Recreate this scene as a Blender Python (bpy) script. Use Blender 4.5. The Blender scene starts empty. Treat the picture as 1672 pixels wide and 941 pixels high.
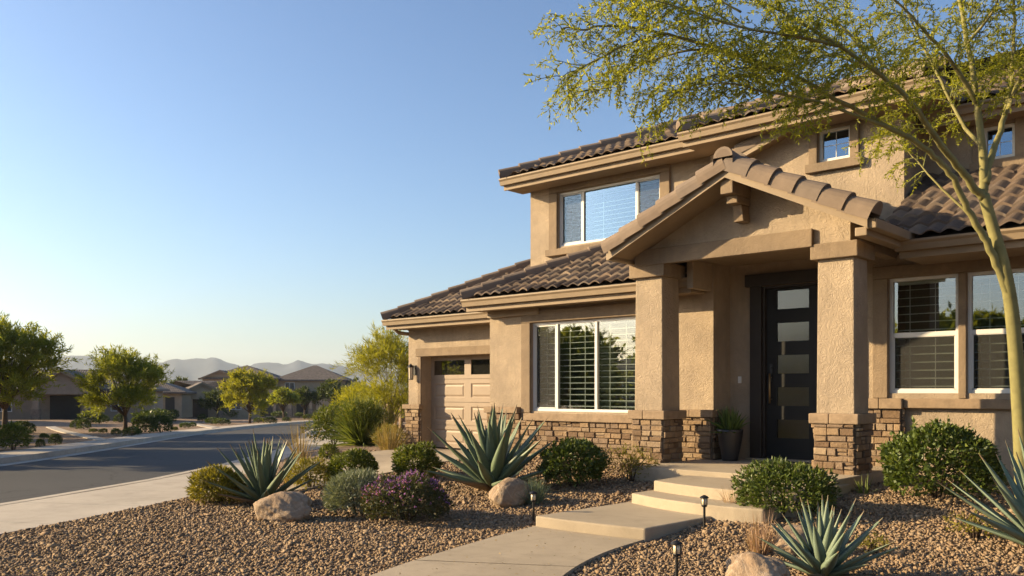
import bpy, bmesh, math, random
import numpy as np
from mathutils import Vector, Matrix

scene = bpy.context.scene
C = scene.collection
rad = math.radians

# ------------------------------------------------------------------ camera
CAM_H = 1.45
YAW = rad(42.2)
AXv = (-math.sin(YAW), math.cos(YAW))      # camera axis on the ground
RTv = (math.cos(YAW), math.sin(YAW))       # to the right of it
cam_d = bpy.data.cameras.new('camera')
cam = bpy.data.objects.new('camera', cam_d)
C.objects.link(cam)
cam.location = (0, 0, CAM_H)
cam.rotation_euler = (rad(90), 0, YAW)
cam_d.sensor_width = 36
cam_d.lens = 36 * 1440 / 1672
cam_d.shift_y = 169.5 / 1672
cam_d.clip_start = 0.1
cam_d.clip_end = 20000
scene.camera = cam

# ------------------------------------------------------------------ light
SUN_AZ = rad(55)       # light comes from the left front of the facade
SUN_EL = rad(18.5)
sun_d = bpy.data.lights.new('sun', 'SUN')
sun_d.energy = 5.0
sun_d.angle = rad(0.6)
sun_d.color = (1.0, 0.77, 0.45)
sun = bpy.data.objects.new('sun', sun_d)
C.objects.link(sun)
to_sun = Vector((-math.sin(SUN_AZ) * math.cos(SUN_EL), -math.cos(SUN_AZ) * math.cos(SUN_EL), math.sin(SUN_EL)))
sun.rotation_euler = to_sun.to_track_quat('Z', 'Y').to_euler()
world = bpy.data.worlds.new('World')
scene.world = world
world.use_nodes = True
wn = world.node_tree
bg = wn.nodes['Background']
sky = wn.nodes.new('ShaderNodeTexSky')
sky.sky_type = 'NISHITA'
sky.sun_disc = False
sky.sun_elevation = SUN_EL
# Nishita: rotation 0 puts the sun at +Y, growing clockwise seen from above
sky.sun_rotation = math.atan2(to_sun.x, to_sun.y)
sky.air_density = 1.0
sky.dust_density = 1.7
sky.ozone_density = 3.2
gm = wn.nodes.new('ShaderNodeGamma'); gm.inputs[1].default_value = 1.17
wn.links.new(sky.outputs[0], gm.inputs[0])
wn.links.new(gm.outputs[0], bg.inputs[0])
bg.inputs[1].default_value = 0.069
vs = scene.view_settings
vs.view_transform = 'Standard'
vs.look = 'None'
vs.exposure = 1.34
vs.gamma = 1.0
vs.use_curve_mapping = False
cy = scene.cycles
cy.use_denoising = True
cy.max_bounces = 7
cy.diffuse_bounces = 3
cy.glossy_bounces = 3
cy.transparent_max_bounces = 16
cy.volume_bounces = 0
cy.caustics_reflective = False
cy.caustics_refractive = False
cy.sample_clamp_indirect = 6

# ------------------------------------------------------------------ site plan helpers
def W(r, t):
    return (t * AXv[0] + r * RTv[0], t * AXv[1] + r * RTv[1])
def RTof(x, y):
    return (x * RTv[0] + y * RTv[1], x * AXv[0] + y * AXv[1])
def P3(u, v, t):
    x, y = W(t * (u - 836) / 1440, t)
    return Vector((x, y, CAM_H + t * (640 - v) / 1440))

def catmull(pts, n):
    pts = np.array(pts, float)
    out = []
    m = len(pts)
    for i in range(m - 1):
        p0 = pts[max(i - 1, 0)]; p1 = pts[i]; p2 = pts[i + 1]; p3 = pts[min(i + 2, m - 1)]
        for k in range(n):
            s = k / n
            out.append(.5 * ((2 * p1) + (-p0 + p2) * s + (2 * p0 - 5 * p1 + 4 * p2 - p3) * s * s + (-p0 + 3 * p1 - 3 * p2 + p3) * s ** 3))
    out.append(pts[-1])
    return np.array(out)

# street edges in (right, ahead) metres of the site plan
NEAR = catmull([(-14, -8), (-10.6, 0), (-8.2, 6), (-6.6, 11.4), (-5.85, 16.7), (-6.2, 24), (-7.2, 31), (-8.8, 38), (-11.2, 52), (-11.6, 62), (-10, 74), (-4, 88), (10, 98)], 10)
FAR = catmull([(-19, -8), (-15.6, 0), (-13, 8), (-11.6, 14), (-11.2, 19.3), (-11.9, 25.2), (-14.1, 38), (-15.6, 52), (-16.2, 64), (-16, 78), (-12, 92), (-2, 104), (8, 112)], 10)
def normals2(p):
    d = np.gradient(p, axis=0)
    d /= np.linalg.norm(d, axis=1)[:, None]
    return np.stack([d[:, 1], -d[:, 0]], 1)     # to the right of travel
NN, FN = normals2(NEAR), normals2(FAR)
swn = np.interp(np.arange(len(NEAR)), [0, 40, 60, 90, 120], [2.0, 1.95, 1.6, 1.5, 1.5])[:, None]
NEAR_IN = NEAR + NN * swn
FAR_IN = FAR - FN * 1.25

def sl(t):
    t = np.asarray(t, float)
    q = np.minimum(t, 135.)
    return -.018 * ((q - 20) + np.sqrt((q - 20) ** 2 + 9)) / 2
def sstep(a, b, x):
    s = np.clip((np.asarray(x, float) - a) / (b - a), 0, 1)
    return s * s * (3 - 2 * s)
def mound(x, y):
    r = x * RTv[0] + y * RTv[1]; t = x * AXv[0] + y * AXv[1]
    wx = sstep(-13.0, -10.0, x)
    top = .19 + .12 * wx
    h = top * sstep(6.5, 11.0 + 1.6 * (1 - wx), y) * sstep(-5.2, -3.6, r + .02 * (t - 14)) * sstep(32, 24, t)
    return h
_far2 = FAR_IN[::3]; _near2 = NEAR_IN[::3]
def road_dip(r, t):
    """1 inside the street corridor, 0 outside it"""
    r = np.atleast_1d(r); t = np.atleast_1d(t)
    order = slice(0, 105)
    rn = np.interp(t, NEAR[order, 1], NEAR[order, 0]); rf = np.interp(t, FAR[order, 1], FAR[order, 0])
    inn = sstep(rn + .75, rn + .35, r) * sstep(rf - .75, rf - .35, r)
    inn = inn * sstep(92, 84, t) * sstep(-8, -6, t)
    return inn
def G(x, y):
    r, t = RTof(x, y)
    yard = .25 * sstep(-14, -22, r + .15 * t) * sstep(8, 20, t)
    return float(sl(t) + mound(x, y) + yard * 1.0)
def gpos(u, v, lift=0.0):
    z = 0.
    for _ in range(12):
        t = 1440 * (CAM_H - z) / (v - 640)
        x, y = W(t * (u - 836) / 1440, t)
        z = .5 * z + .5 * G(x, y)
    return Vector((x, y, G(x, y) + lift))

# ------------------------------------------------------------------ objects helpers
def thing(name, label, cat, loc=(0, 0, 0), rz=0., group=None, kind=None):
    o = bpy.data.objects.new(name, None)
    C.objects.link(o)
    o.location = loc
    o.rotation_euler = (0, 0, rz)
    o.empty_display_size = .2
    tag(o, label, cat, group, kind)
    return o
def tag(o, label=None, cat=None, group=None, kind=None):
    if label: o['label'] = label
    if cat: o['category'] = cat
    if group: o['group'] = group
    if kind: o['kind'] = kind
    return o
def dup(root, loc, rz=0., scale=1., label=None, group=None):
    r = root.copy(); C.objects.link(r)
    r.location = loc; r.rotation_euler = (0, 0, rz)
    r.scale = scale if hasattr(scale, '__len__') else (scale,) * 3
    if label: r['label'] = label
    if group: r['group'] = group
    for ch in list(root.children):
        c = ch.copy(); C.objects.link(c); c.parent = r
        for g in list(ch.children):
            d = g.copy(); C.objects.link(d); d.parent = c
    return r

def wloc(o):
    v = Vector((0, 0, 0))
    while o is not None:
        v = v + o.location
        o = o.parent
    return v

class MB:
    """collects faces in world coordinates (or local to a rotated thing with local=True)"""
    def __init__(s):
        s.v = []; s.f = []; s.t = []
    def face(s, pts, tone=.5):
        n = len(s.v)
        s.v += [tuple(p) for p in pts]
        s.f.append(tuple(range(n, n + len(pts)))); s.t.append(tone)
    def box(s, x0, x1, y0, y1, z0, z1, tone=.5):
        s.hexa([(x0, y0, z0), (x1, y0, z0), (x1, y1, z0), (x0, y1, z0), (x0, y0, z1), (x1, y0, z1), (x1, y1, z1), (x0, y1, z1)], tone)
    def hexa(s, p, tone=.5):
        n = len(s.v)
        s.v += [tuple(q) for q in p]
        for f in ((0, 3, 2, 1), (4, 5, 6, 7), (0, 1, 5, 4), (1, 2, 6, 5), (2, 3, 7, 6), (3, 0, 4, 7)):
            s.f.append(tuple(n + i for i in f)); s.t.append(tone)
    def prism(s, poly, vec, tone=.5):
        """poly: 3D points, extruded along vec"""
        n = len(s.v); m = len(poly)
        s.v += [tuple(p) for p in poly] + [tuple(Vector(p) + Vector(vec)) for p in poly]
        s.f.append(tuple(n + i for i in range(m))); s.t.append(tone)
        s.f.append(tuple(n + m + i for i in reversed(range(m)))); s.t.append(tone)
        for i in range(m):
            j = (i + 1) % m
            s.f.append((n + i, n + m + i, n + m + j, n + j)); s.t.append(tone)
    def tube(s, pts, radii, k=6, tone=.5, cap=True):
        pts = [Vector(p) for p in pts]
        n0 = len(s.v)
        up = Vector((0.13, 0.21, 1)).normalized()
        for i, p in enumerate(pts):
            d = (pts[min(i + 1, len(pts) - 1)] - pts[max(i - 1, 0)]).normalized()
            a = d.cross(up)
            if a.length < .15: a = d.cross(Vector((1, .1, 0)))
            a.normalize(); b = d.cross(a)
            r = radii[i] if hasattr(radii, '__len__') else radii
            for j in range(k):
                an = 2 * math.pi * j / k
                s.v.append(tuple(p + a * (r * math.cos(an)) + b * (r * math.sin(an))))
        for i in range(len(pts) - 1):
            for j in range(k):
                q = n0 + i * k
                s.f.append((q + j, q + (j + 1) % k, q + k + (j + 1) % k, q + k + j)); s.t.append(tone)
        if cap:
            s.f.append(tuple(n0 + j for j in reversed(range(k)))); s.t.append(tone)
            q = n0 + (len(pts) - 1) * k
            s.f.append(tuple(q + j for j in range(k))); s.t.append(tone)
    def lathe(s, prof, c=(0, 0, 0), k=16, tone=.5):
        n0 = len(s.v)
        for r, z in prof:
            for j in range(k):
                an = 2 * math.pi * j / k
                s.v.append((c[0] + r * math.cos(an), c[1] + r * math.sin(an), c[2] + z))
        for i in range(len(prof) - 1):
            for j in range(k):
                q = n0 + i * k
                s.f.append((q + j, q + (j + 1) % k, q + k + (j + 1) % k, q + k + j)); s.t.append(tone)
        s.f.append(tuple(n0 + j for j in reversed(range(k)))); s.t.append(tone)
        q = n0 + (len(prof) - 1) * k
        s.f.append(tuple(q + j for j in range(k))); s.t.append(tone)
    def build(s, name, mat, parent=None, smooth=False, bevel=0., local=False, fixn=False):
        me = bpy.data.meshes.new(name)
        off = Vector((0, 0, 0)) if (local or parent is None) else wloc(parent)
        me.from_pydata([(a - off.x, b - off.y, c - off.z) for a, b, c in s.v], [], s.f)
        at = me.attributes.new('tone', 'FLOAT', 'FACE')
        at.data.foreach_set('value', s.t)
        if bevel > 0 or fixn:
            bm = bmesh.new(); bm.from_mesh(me)
            if fixn: bmesh.ops.recalc_face_normals(bm, faces=bm.faces)
            if bevel > 0:
                es = [e for e in bm.edges if len(e.link_faces) == 2 and e.calc_face_angle(0) > .5]
                bmesh.ops.bevel(bm, geom=es, offset=bevel, segments=2, profile=.6, affect='EDGES', clamp_overlap=True)
            bm.to_mesh(me); bm.free()
        if smooth:
            me.shade_smooth()
        me.materials.append(mat)
        o = bpy.data.objects.new(name, me)
        C.objects.link(o)
        if parent is not None: o.parent = parent
        return o

def npmesh(name, V, F, mat, parent=None, tone=None, smooth=False):
    V = np.asarray(V, np.float32); F = np.asarray(F, np.int32)
    me = bpy.data.meshes.new(name)
    n, m, k = len(V), len(F), F.shape[1]
    me.vertices.add(n); me.vertices.foreach_set('co', V.ravel())
    me.loops.add(m * k); me.loops.foreach_set('vertex_index', F.ravel())
    me.polygons.add(m); me.polygons.foreach_set('loop_start', np.arange(0, m * k, k, dtype=np.int32))
    me.update(calc_edges=True)
    if tone is not None:
        at = me.attributes.new('tone', 'FLOAT', 'FACE')
        at.data.foreach_set('value', np.asarray(tone, np.float32))
    if smooth: me.shade_smooth()
    me.materials.append(mat)
    o = bpy.data.objects.new(name, me); C.objects.link(o)
    if parent is not None: o.parent = parent
    return o

# ------------------------------------------------------------------ materials
class NT:
    def __init__(s, name):
        s.m = bpy.data.materials.new(name); s.m.use_nodes = True
        s.t = s.m.node_tree
        s.b = s.t.nodes['Principled BSDF']
        s.out = s.t.nodes['Material Output']
    def n(s, ty, **kw):
        nd = s.t.nodes.new('ShaderNode' + ty)
        for k, v in kw.items():
            if k.startswith('i_'):
                key = k[2:]
                nd.inputs[int(key) if key.isdigit() else key.replace('_', ' ')].default_value = v
            else:
                setattr(nd, k, v)
        return nd
    def l(s, a, b): s.t.links.new(a, b)
    def coord(s, sc=(1, 1, 1), out='Object', rot=(0, 0, 0)):
        c = s.n('TexCoord'); mp = s.n('Mapping')
        mp.inputs['Scale'].default_value = sc
        mp.inputs['Rotation'].default_value = rot
        s.l(c.outputs[out], mp.inputs[0]); return mp.outputs[0]
    def noise(s, vec, scale, detail=4, rough=.55, dist=0.):
        nd = s.n('TexNoise'); nd.inputs['Scale'].default_value = scale; nd.inputs['Detail'].default_value = detail
        nd.inputs['Roughness'].default_value = rough; nd.inputs['Distortion'].default_value = dist
        if vec is not None: s.l(vec, nd.inputs['Vector'])
        return nd.outputs[0]
    def ramp(s, fac, stops, interp='LINEAR'):
        r = s.n('ValToRGB'); cr = r.color_ramp; cr.interpolation = interp
        while len(cr.elements) < len(stops): cr.elements.new(.5)
        for e, (p, c) in zip(cr.elements, stops):
            e.position = p; e.color = (c, c, c, 1) if not hasattr(c, '__len__') else tuple(c) + (1,)
        s.l(fac, r.inputs[0]); return r.outputs[0]
    def mix(s, fac, a, b, mode='MIX'):
        x = s.n('MixRGB', blend_type=mode)
        for i, q in ((0, fac), (1, a), (2, b)):
            if hasattr(q, 'links'): s.l(q, x.inputs[i])
            elif hasattr(q, '__len__'): x.inputs[i].default_value = tuple(q) + (1,)
            else: x.inputs[i].default_value = q
        return x.outputs[0]
    def math(s, op, a, b=0.):
        x = s.n('Math', operation=op)
        for i, q in ((0, a), (1, b)):
            if hasattr(q, 'links'): s.l(q, x.inputs[i])
            else: x.inputs[i].default_value = q
        return x.outputs[0]
    def tone(s):
        a = s.n('Attribute', attribute_name='tone'); return a.outputs['Fac']
    def bump(s, h, strength, dist=.02, prev=None):
        b = s.n('Bump'); b.inputs['Strength'].default_value = strength; b.inputs['Distance'].default_value = dist
        s.l(h, b.inputs['Height'])
        if prev is not None: s.l(prev, b.inputs['Normal'])
        return b.outputs[0]
    def done(s, col=None, rough=None, normal=None, spec=None, metal=None):
        for key, q in (('Base Color', col), ('Roughness', rough), ('Normal', normal), ('Specular IOR Level', spec), ('Metallic', metal)):
            if q is None: continue
            if hasattr(q, 'links'): s.l(q, s.b.inputs[key])
            elif hasattr(q, '__len__'): s.b.inputs[key].default_value = tuple(q) + (1,)
            else: s.b.inputs[key].default_value = q
        return s.m

def mat_stucco(name, col, coarse=1.0):
    m = NT(name); v = m.coord(out='Object')
    big = m.noise(v, 1.3, 5, .6)
    mid = m.noise(v, 7, 4, .6); patch = m.noise(v, 2.8, 4, .7, .8)
    c = m.mix(m.ramp(big, [(.32, 0.), (.68, 1.)]), (col[0] * .78, col[1] * .79, col[2] * .82), tuple(min(1, x * 1.10) for x in col))
    c = m.mix(m.ramp(mid, [(.45, 0.), (.75, .45)]), c, tuple(x * .68 for x in col))
    c = m.mix(m.ramp(patch, [(.48, 0.), (.66, .55)]), c, (col[0] * .72, col[1] * .73, col[2] * .76))
    run = m.noise(m.coord((5, 5, .55)), 1.6, 5, .65)
    c = m.mix(m.ramp(run, [(.52, 0.), (.72, .40)]), c, (col[0] * .60, col[1] * .60, col[2] * .62))
    # skip-trowel finish: raised curling ridges over a sanded ground
    tro = m.noise(v, 8.5, 3.0, .55, 2.6)
    ridge = m.ramp(tro, [(.40, 0.), (.49, 1.), (.56, .55), (.70, .0)])
    fine = m.noise(v, 90, 3, .7)
    b1 = m.bump(ridge, .42 * coarse, .014)
    b2 = m.bump(fine, .30, .006, b1)
    return m.done(c, .93, b2, .25)

def mat_plain(name, col, rough=.7, bumpsc=0., bs=.2, var=.12, spec=.3, metal=0., scale=4):
    m = NT(name); v = m.coord()
    nz = m.noise(v, scale, 5, .6)
    c = m.mix(m.ramp(nz, [(.3, 0.), (.75, 1.)]), tuple(x * (1 - var) for x in col), tuple(min(1, x * (1 + var)) for x in col))
    nm = None
    if bumpsc: nm = m.bump(m.noise(v, bumpsc, 4, .65), bs, .01)
    return m.done(c, rough, nm, spec, metal)

def mat_tone(name, stops, rough=.85, bumpsc=30, bs=.35, bd=.01, spec=.25, nvar=.25, nscale=8):
    m = NT(name); v = m.coord()
    c = m.ramp(m.tone(), stops)
    nz = m.noise(v, nscale, 5, .65)
    c = m.mix(m.ramp(nz, [(.35, nvar), (.7, 0.)]), c, (.05, .04, .035), 'MIX')
    nm = m.bump(m.noise(v, bumpsc, 5, .65), bs, bd) if bumpsc else None
    return m.done(c, rough, nm, spec)

def mat_leaf(name, stops, trans=.35, rough=.55, spec=.25):
    m = NT(name)
    c = m.ramp(m.tone(), stops)
    m.done(c, rough, None, spec)
    tr = m.n('BsdfTranslucent')
    tc = m.mix(1., c, (1.25, 1.2, .55), 'MULTIPLY')
    m.l(tc, tr.inputs[0])
    mx = m.n('MixShader'); mx.inputs[0].default_value = trans
    m.l(m.b.outputs[0], mx.inputs[1]); m.l(tr.outputs[0], mx.inputs[2])
    m.l(mx.outputs[0], m.out.inputs[0])
    return m.m

def mat_glass(name, tint=(.78, .82, .8), lo=.14, hi=.85, gcol=(.92, .96, 1), rough=.015):
    m = NT(name)
    m.t.nodes.remove(m.b)
    tr = m.n('BsdfTransparent'); tr.inputs[0].default_value = tint + (1,)
    gl = m.n('BsdfGlossy'); gl.inputs['Roughness'].default_value = rough
    gl.inputs[0].default_value = gcol + (1,)
    v = m.coord(out='Object'); nz = m.noise(v, 1.6, 2, .5)
    m.l(m.bump(nz, .10, .01), gl.inputs['Normal'])
    lw = m.n('LayerWeight'); lw.inputs[0].default_value = .35
    f = m.ramp(lw.outputs['Facing'], [(0, lo), (.6, lo + .28 * (hi - lo)), (1, hi)])
    mx = m.n('MixShader'); m.l(f, mx.inputs[0]); m.l(tr.outputs[0], mx.inputs[1]); m.l(gl.outputs[0], mx.inputs[2])
    m.l(mx.outputs[0], m.out.inputs[0])
    return m.m

STUCCO = (.345, .268, .186)
M = {}
M['stucco'] = mat_stucco('stucco', STUCCO)
M['stucco_smooth'] = mat_stucco('stucco_smooth', tuple(x * .93 for x in STUCCO), .45)
M['trim'] = mat_stucco('trim_stucco', (.235, .172, .112), .6)
M['fascia'] = mat_plain('painted_fascia', (.235, .172, .108), .6, 60, .12, .10)
M['felt'] = mat_plain('roof_felt', (.035, .03, .027), .95)
M['soffit'] = mat_plain('soffit_paint', (.26, .195, .13), .8, 50, .15, .10)
M['tile'] = mat_tone('roof_tile', [(0, (.065, .047, .036)), (.3, (.12, .083, .058)), (.55, (.185, .128, .086)), (.8, (.10, .078, .064)), (1, (.24, .175, .12))], .85, 45, .35, .006, .2, .45, 5)
M['cap_tile'] = mat_tone('cap_tile', [(0, (.17, .125, .092)), (.5, (.23, .172, .125)), (1, (.16, .125, .10))], .85, 55, .3, .005, .2, .25, 6)
M['stone'] = mat_tone('stone_veneer', [(0, (.14, .088, .052)), (.25, (.24, .16, .092)), (.5, (.30, .205, .12)), (.75, (.20, .14, .095)), (1, (.36, .265, .165))], .9, 28, .8, .018, .2, .30, 7)
M['mortar'] = mat_plain('mortar', (.13, .095, .07), .95, 40, .4, .2)
M['stone_cap'] = mat_plain('cast_stone_cap', (.25, .18, .118), .9, 35, .6, .2, .2, 0, 9)
M['white'] = mat_plain('white_vinyl', (.60, .585, .55), .45, 0, 0, .04)
M['glass'] = mat_glass('window_glass', (.74, .80, .77), .20, .85)
M['glass_sky_tint'] = mat_glass('upper_window_glass', (.55, .72, .82), .26, .80, (.42, .62, .86))  # blue reflection of the sky is put into the glass tint
M['glass_dark'] = mat_glass('dark_glass', (.22, .24, .25), .10, .8)
M['screen'] = mat_plain('insect_screen', (.09, .085, .075), .9)
M['blind'] = mat_plain('blind_slat', (.58, .59, .53), .55, 0, 0, .05)
M['room'] = mat_plain('dark_backing_paint', (.042, .052, .044), .9)
M['door'] = mat_plain('black_door_paint', (.010, .010, .010), .62, 0, 0, .15, .22)
M['door_frame'] = mat_plain('dark_door_frame', (.030, .024, .020), .6, 0, 0, .15, .25)
M['garage_door'] = mat_plain('garage_door_paint', (.26, .195, .138), .55, 90, .1, .06)
M['black_metal'] = mat_plain('black_metal', (.016, .015, .014), .4, 0, 0, .2, .5, .3)
M['brass'] = mat_plain('dull_brass', (.36, .24, .11), .35, 0, 0, .1, .5, .9)
M['concrete'] = None
M['pot'] = mat_plain('glazed_black_pot', (.022, .021, .022), .38, 12, .1, .2, .5)
M['mat'] = mat_plain('door_mat_fibre', (.035, .027, .022), .95, 150, .8, .3)
M['bark_dark'] = mat_plain('dark_bark', (.085, .06, .042), .9, 40, .8, .3, .2, 0, 12)
M['bark_green'] = mat_plain('green_bark', (.185, .165, .062), .8, 25, .35, .22, .25, 0, 7)
M['twig'] = mat_plain('green_twig', (.15, .155, .045), .8, 0, 0, .2)
M['soil'] = mat_plain('soil', (.06, .045, .03), .95, 60, .5, .3)
M['wood_post'] = mat_plain('weathered_wood', (.27, .19, .125), .9, 30, .5, .25)

def mat_concrete(name, col):
    m = NT(name); v = m.coord()
    big = m.noise(v, .8, 6, .6); mid = m.noise(v, 6, 5, .65); fine = m.noise(v, 120, 3, .7)
    c = m.mix(m.ramp(big, [(.3, 0.), (.72, 1.)]), tuple(x * .8 for x in col), tuple(x * 1.1 for x in col))
    c = m.mix(m.ramp(mid, [(.5, 0.), (.8, .4)]), c, tuple(x * .68 for x in col))
    st = m.noise(v, 2.1, 6, .7, 1.2)
    c = m.mix(m.ramp(st, [(.52, 0.), (.68, .38)]), c, tuple(x * .55 for x in col))
    c = m.mix(m.ramp(fine, [(.35, .25), (.55, 0.)]), c, tuple(x * .6 for x in col))
    return m.done(c, .9, m.bump(fine, .25, .004, m.bump(mid, .15, .01)), .25)
M['concrete'] = mat_concrete('concrete', (.36, .295, .212))
M['walk'] = mat_concrete('sidewalk_concrete', (.44, .385, .315))
def mat_asphalt():
    m = NT('asphalt'); v = m.coord()
    big = m.noise(v, .22, 5, .6); fine = m.noise(v, 160, 3, .8)
    c = m.mix(m.ramp(big, [(.3, 0.), (.7, 1.)]), (.031, .031, .032), (.047, .045, .044))
    c = m.mix(m.ramp(fine, [(.45, 0.), (.8, .6)]), c, (.085, .08, .078))
    vc = m.n('TexVoronoi', feature='DISTANCE_TO_EDGE'); vc.inputs['Scale'].default_value = .22
    wv = m.n('VectorMath', operation='ADD'); nzc = m.n('TexNoise'); nzc.inputs['Scale'].default_value = 1.2; m.l(v, nzc.inputs['Vector']); m.l(v, wv.inputs[0]); m.l(nzc.outputs['Color'], wv.inputs[1]); m.l(wv.outputs[0], vc.inputs['Vector'])
    c = m.mix(m.ramp(vc.outputs['Distance'], [(0, .75), (.006, 0.)]), c, (.012, .012, .012))
    return m.done(c, .85, m.bump(fine, .5, .006), .3)
M['asphalt'] = mat_asphalt()
def mat_ground():
    m = NT('gravel_ground'); v = m.coord()
    vo = m.n('TexVoronoi', feature='F1'); vo.inputs['Scale'].default_value = 26; m.l(v, vo.inputs['Vector'])
    bw = m.n('RGBToBW'); m.l(vo.outputs['Color'], bw.inputs[0])
    c = m.ramp(bw.outputs[0], [(0, (.13, .085, .056)), (.5, (.235, .160, .105)), (1, (.34, .245, .165))])
    big = m.noise(v, .35, 5, .6)
    c = m.mix(m.ramp(big, [(.35, .0), (.7, .45)]), c, (.20, .145, .10))
    d = m.ramp(vo.outputs['Distance'], [(.0, 1.), (.55, 0.)])
    return m.done(c, .95, m.bump(d, .9, .03), .15)
M['ground'] = mat_ground()
M['gravel'] = mat_tone('gravel_stone', [(0, (.13, .084, .050)), (.35, (.225, .150, .088)), (.65, (.30, .210, .125)), (.85, (.225, .165, .112)), (1, (.40, .305, .195))], .9, 60, .4, .004, .2, .15, 20)
M['boulder'] = None
def mat_boulder():
    m = NT('boulder_rock'); v = m.coord()
    a = m.noise(v, 3.5, 7, .65, .4); b = m.noise(v, 14, 6, .7); vv = m.noise(v, 2.2, 3, .5, 2.5)
    c = m.mix(m.ramp(a, [(.3, 0.), (.7, 1.)]), (.20, .135, .085), (.36, .265, .18))
    c = m.mix(m.ramp(vv, [(.47, 0.), (.5, .5), (.54, 0.)]), c, (.44, .35, .26))
    c = m.mix(m.ramp(b, [(.55, 0.), (.72, .6)]), c, (.16, .105, .07))
    return m.done(c, .92, m.bump(b, .7, .03, m.bump(a, .5, .06)), .2)
M['boulder'] = mat_boulder()
def mat_agave(name, a, b):
    m = NT(name); v = m.coord()
    t = m.tone()
    c = m.ramp(t, [(0, (.20, .22, .10)), (.16, a), (.6, b), (.93, a), (.965, (.20, .13, .07)), (1, (.10, .06, .04))])
    nz = m.noise(v, 9, 4, .6)
    c = m.mix(m.ramp(nz, [(.4, 0.), (.75, .45)]), c, tuple(x * .62 for x in b))
    return m.done(c, .5, m.bump(m.noise(v, 40, 3, .6), .12, .004), .35)
M['agave'] = mat_agave('agave_leaf', (.105, .140, .076), (.118, .156, .094))
M['agave_blue'] = mat_agave('agave_blue_leaf', (.14, .180, .115), (.155, .202, .142))

M['leaf_round'] = mat_leaf('shrub_leaf', [(0, (.040, .064, .012)), (.6, (.085, .118, .020)), (1, (.17, .19, .04))], .25, .45, .35)
M['leaf_bright'] = mat_leaf('bright_shrub_leaf', [(0, (.06, .085, .015)), (.6, (.12, .145, .022)), (1, (.22, .21, .035))], .35)
M['leaf_yellow'] = mat_leaf('yellow_shrub_leaf', [(0, (.10, .095, .015)), (.6, (.20, .175, .022)), (1, (.33, .27, .04))], .35)
M['leaf_grey'] = mat_leaf('grey_shrub_leaf', [(0, (.12, .14, .085)), (.6, (.20, .225, .15)), (1, (.33, .33, .24))], .2)
M['leaf_purple'] = mat_leaf('dark_flower_leaf', [(0, (.035, .045, .018)), (.6, (.07, .075, .03)), (1, (.15, .10, .05))], .25)
M['flower'] = mat_leaf('purple_petal', [(0, (.17, .06, .26)), (.6, (.30, .13, .42)), (1, (.45, .20, .40))], .3)
M['flower_red'] = mat_leaf('rust_petal', [(0, (.30, .10, .05)), (1, (.42, .20, .12))], .3)
M['dry'] = mat_leaf('dry_grass_blade', [(0, (.25, .15, .10)), (.6, (.38, .25, .17)), (1, (.48, .34, .22))], .3)
M['dry_gold'] = mat_leaf('golden_grass_blade', [(0, (.16, .13, .04)), (.6, (.28, .20, .07)), (1, (.40, .29, .14))], .35)
M['blue_grass'] = mat_leaf('blue_grass_blade', [(0, (.11, .145, .09)), (.6, (.17, .215, .14)), (1, (.27, .30, .20))], .2)
M['palo'] = mat_leaf('palo_verde_leaf', [(0, (.17, .195, .022)), (.6, (.275, .285, .032)), (1, (.43, .41, .05))], .6)
M['tree_leaf'] = mat_leaf('street_tree_leaf', [(0, (.11, .14, .020)), (.6, (.215, .235, .032)), (1, (.36, .35, .05))], .6)
M['tree_leaf_y'] = mat_leaf('yellow_tree_leaf', [(0, (.17, .180, .020)), (.6, (.28, .275, .03)), (1, (.38, .35, .04))], .5)
M['tree_leaf_d'] = mat_leaf('dark_tree_leaf', [(0, (.035, .052, .014)), (.6, (.062, .085, .020)), (1, (.11, .13, .028))], .3)
M['sotol'] = mat_leaf('sotol_blade', [(0, (.065, .095, .022)), (.6, (.12, .155, .035)), (1, (.22, .24, .06))], .3)
M['pot_leaf'] = mat_leaf('pot_plant_leaf', [(0, (.05, .085, .02)), (1, (.12, .17, .04))], .3)

# ------------------------------------------------------------------ ground, street, mountains
def grid_axis(fine0, fine1, step, lo, hi, grow=1.35):
    a = list(np.arange(fine0, fine1 + 1e-6, step))
    s = step
    while a[-1] < hi: s *= grow; a.append(a[-1] + s)
    s = step
    while a[0] > lo: s *= grow; a.insert(0, a[0] - s)
    return np.array(a)
ra = grid_axis(-26, 7, .4, -3600, 3600); ta = grid_axis(-8, 100, .4, -3600, 3600)
RR, TT = np.meshgrid(ra, ta)
XX = TT * AXv[0] + RR * RTv[0]; YY = TT * AXv[1] + RR * RTv[1]
ZZ = sl(TT) + mound(XX, YY) + .25 * sstep(-14, -22, RR + .15 * TT) * sstep(8, 20, TT)
ZZ = ZZ - .26 * road_dip(RR.ravel(), TT.ravel()).reshape(RR.shape) - .0
ZZ = np.where(TT > 88, ZZ - .2 * sstep(84, 90, TT), ZZ)
nr, nt_ = len(ra), len(ta)
idx = np.arange(nr * nt_).reshape(nt_, nr)
Fg = np.stack([idx[:-1, :-1], idx[:-1, 1:], idx[1:, 1:], idx[1:, :-1]], -1).reshape(-1, 4)
ground = npmesh('ground', np.stack([XX, YY, ZZ], -1).reshape(-1, 3), Fg, M['ground'], None, None, True)
tag(ground, 'brown gravel ground of the yards', 'ground', None, 'structure')

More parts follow.
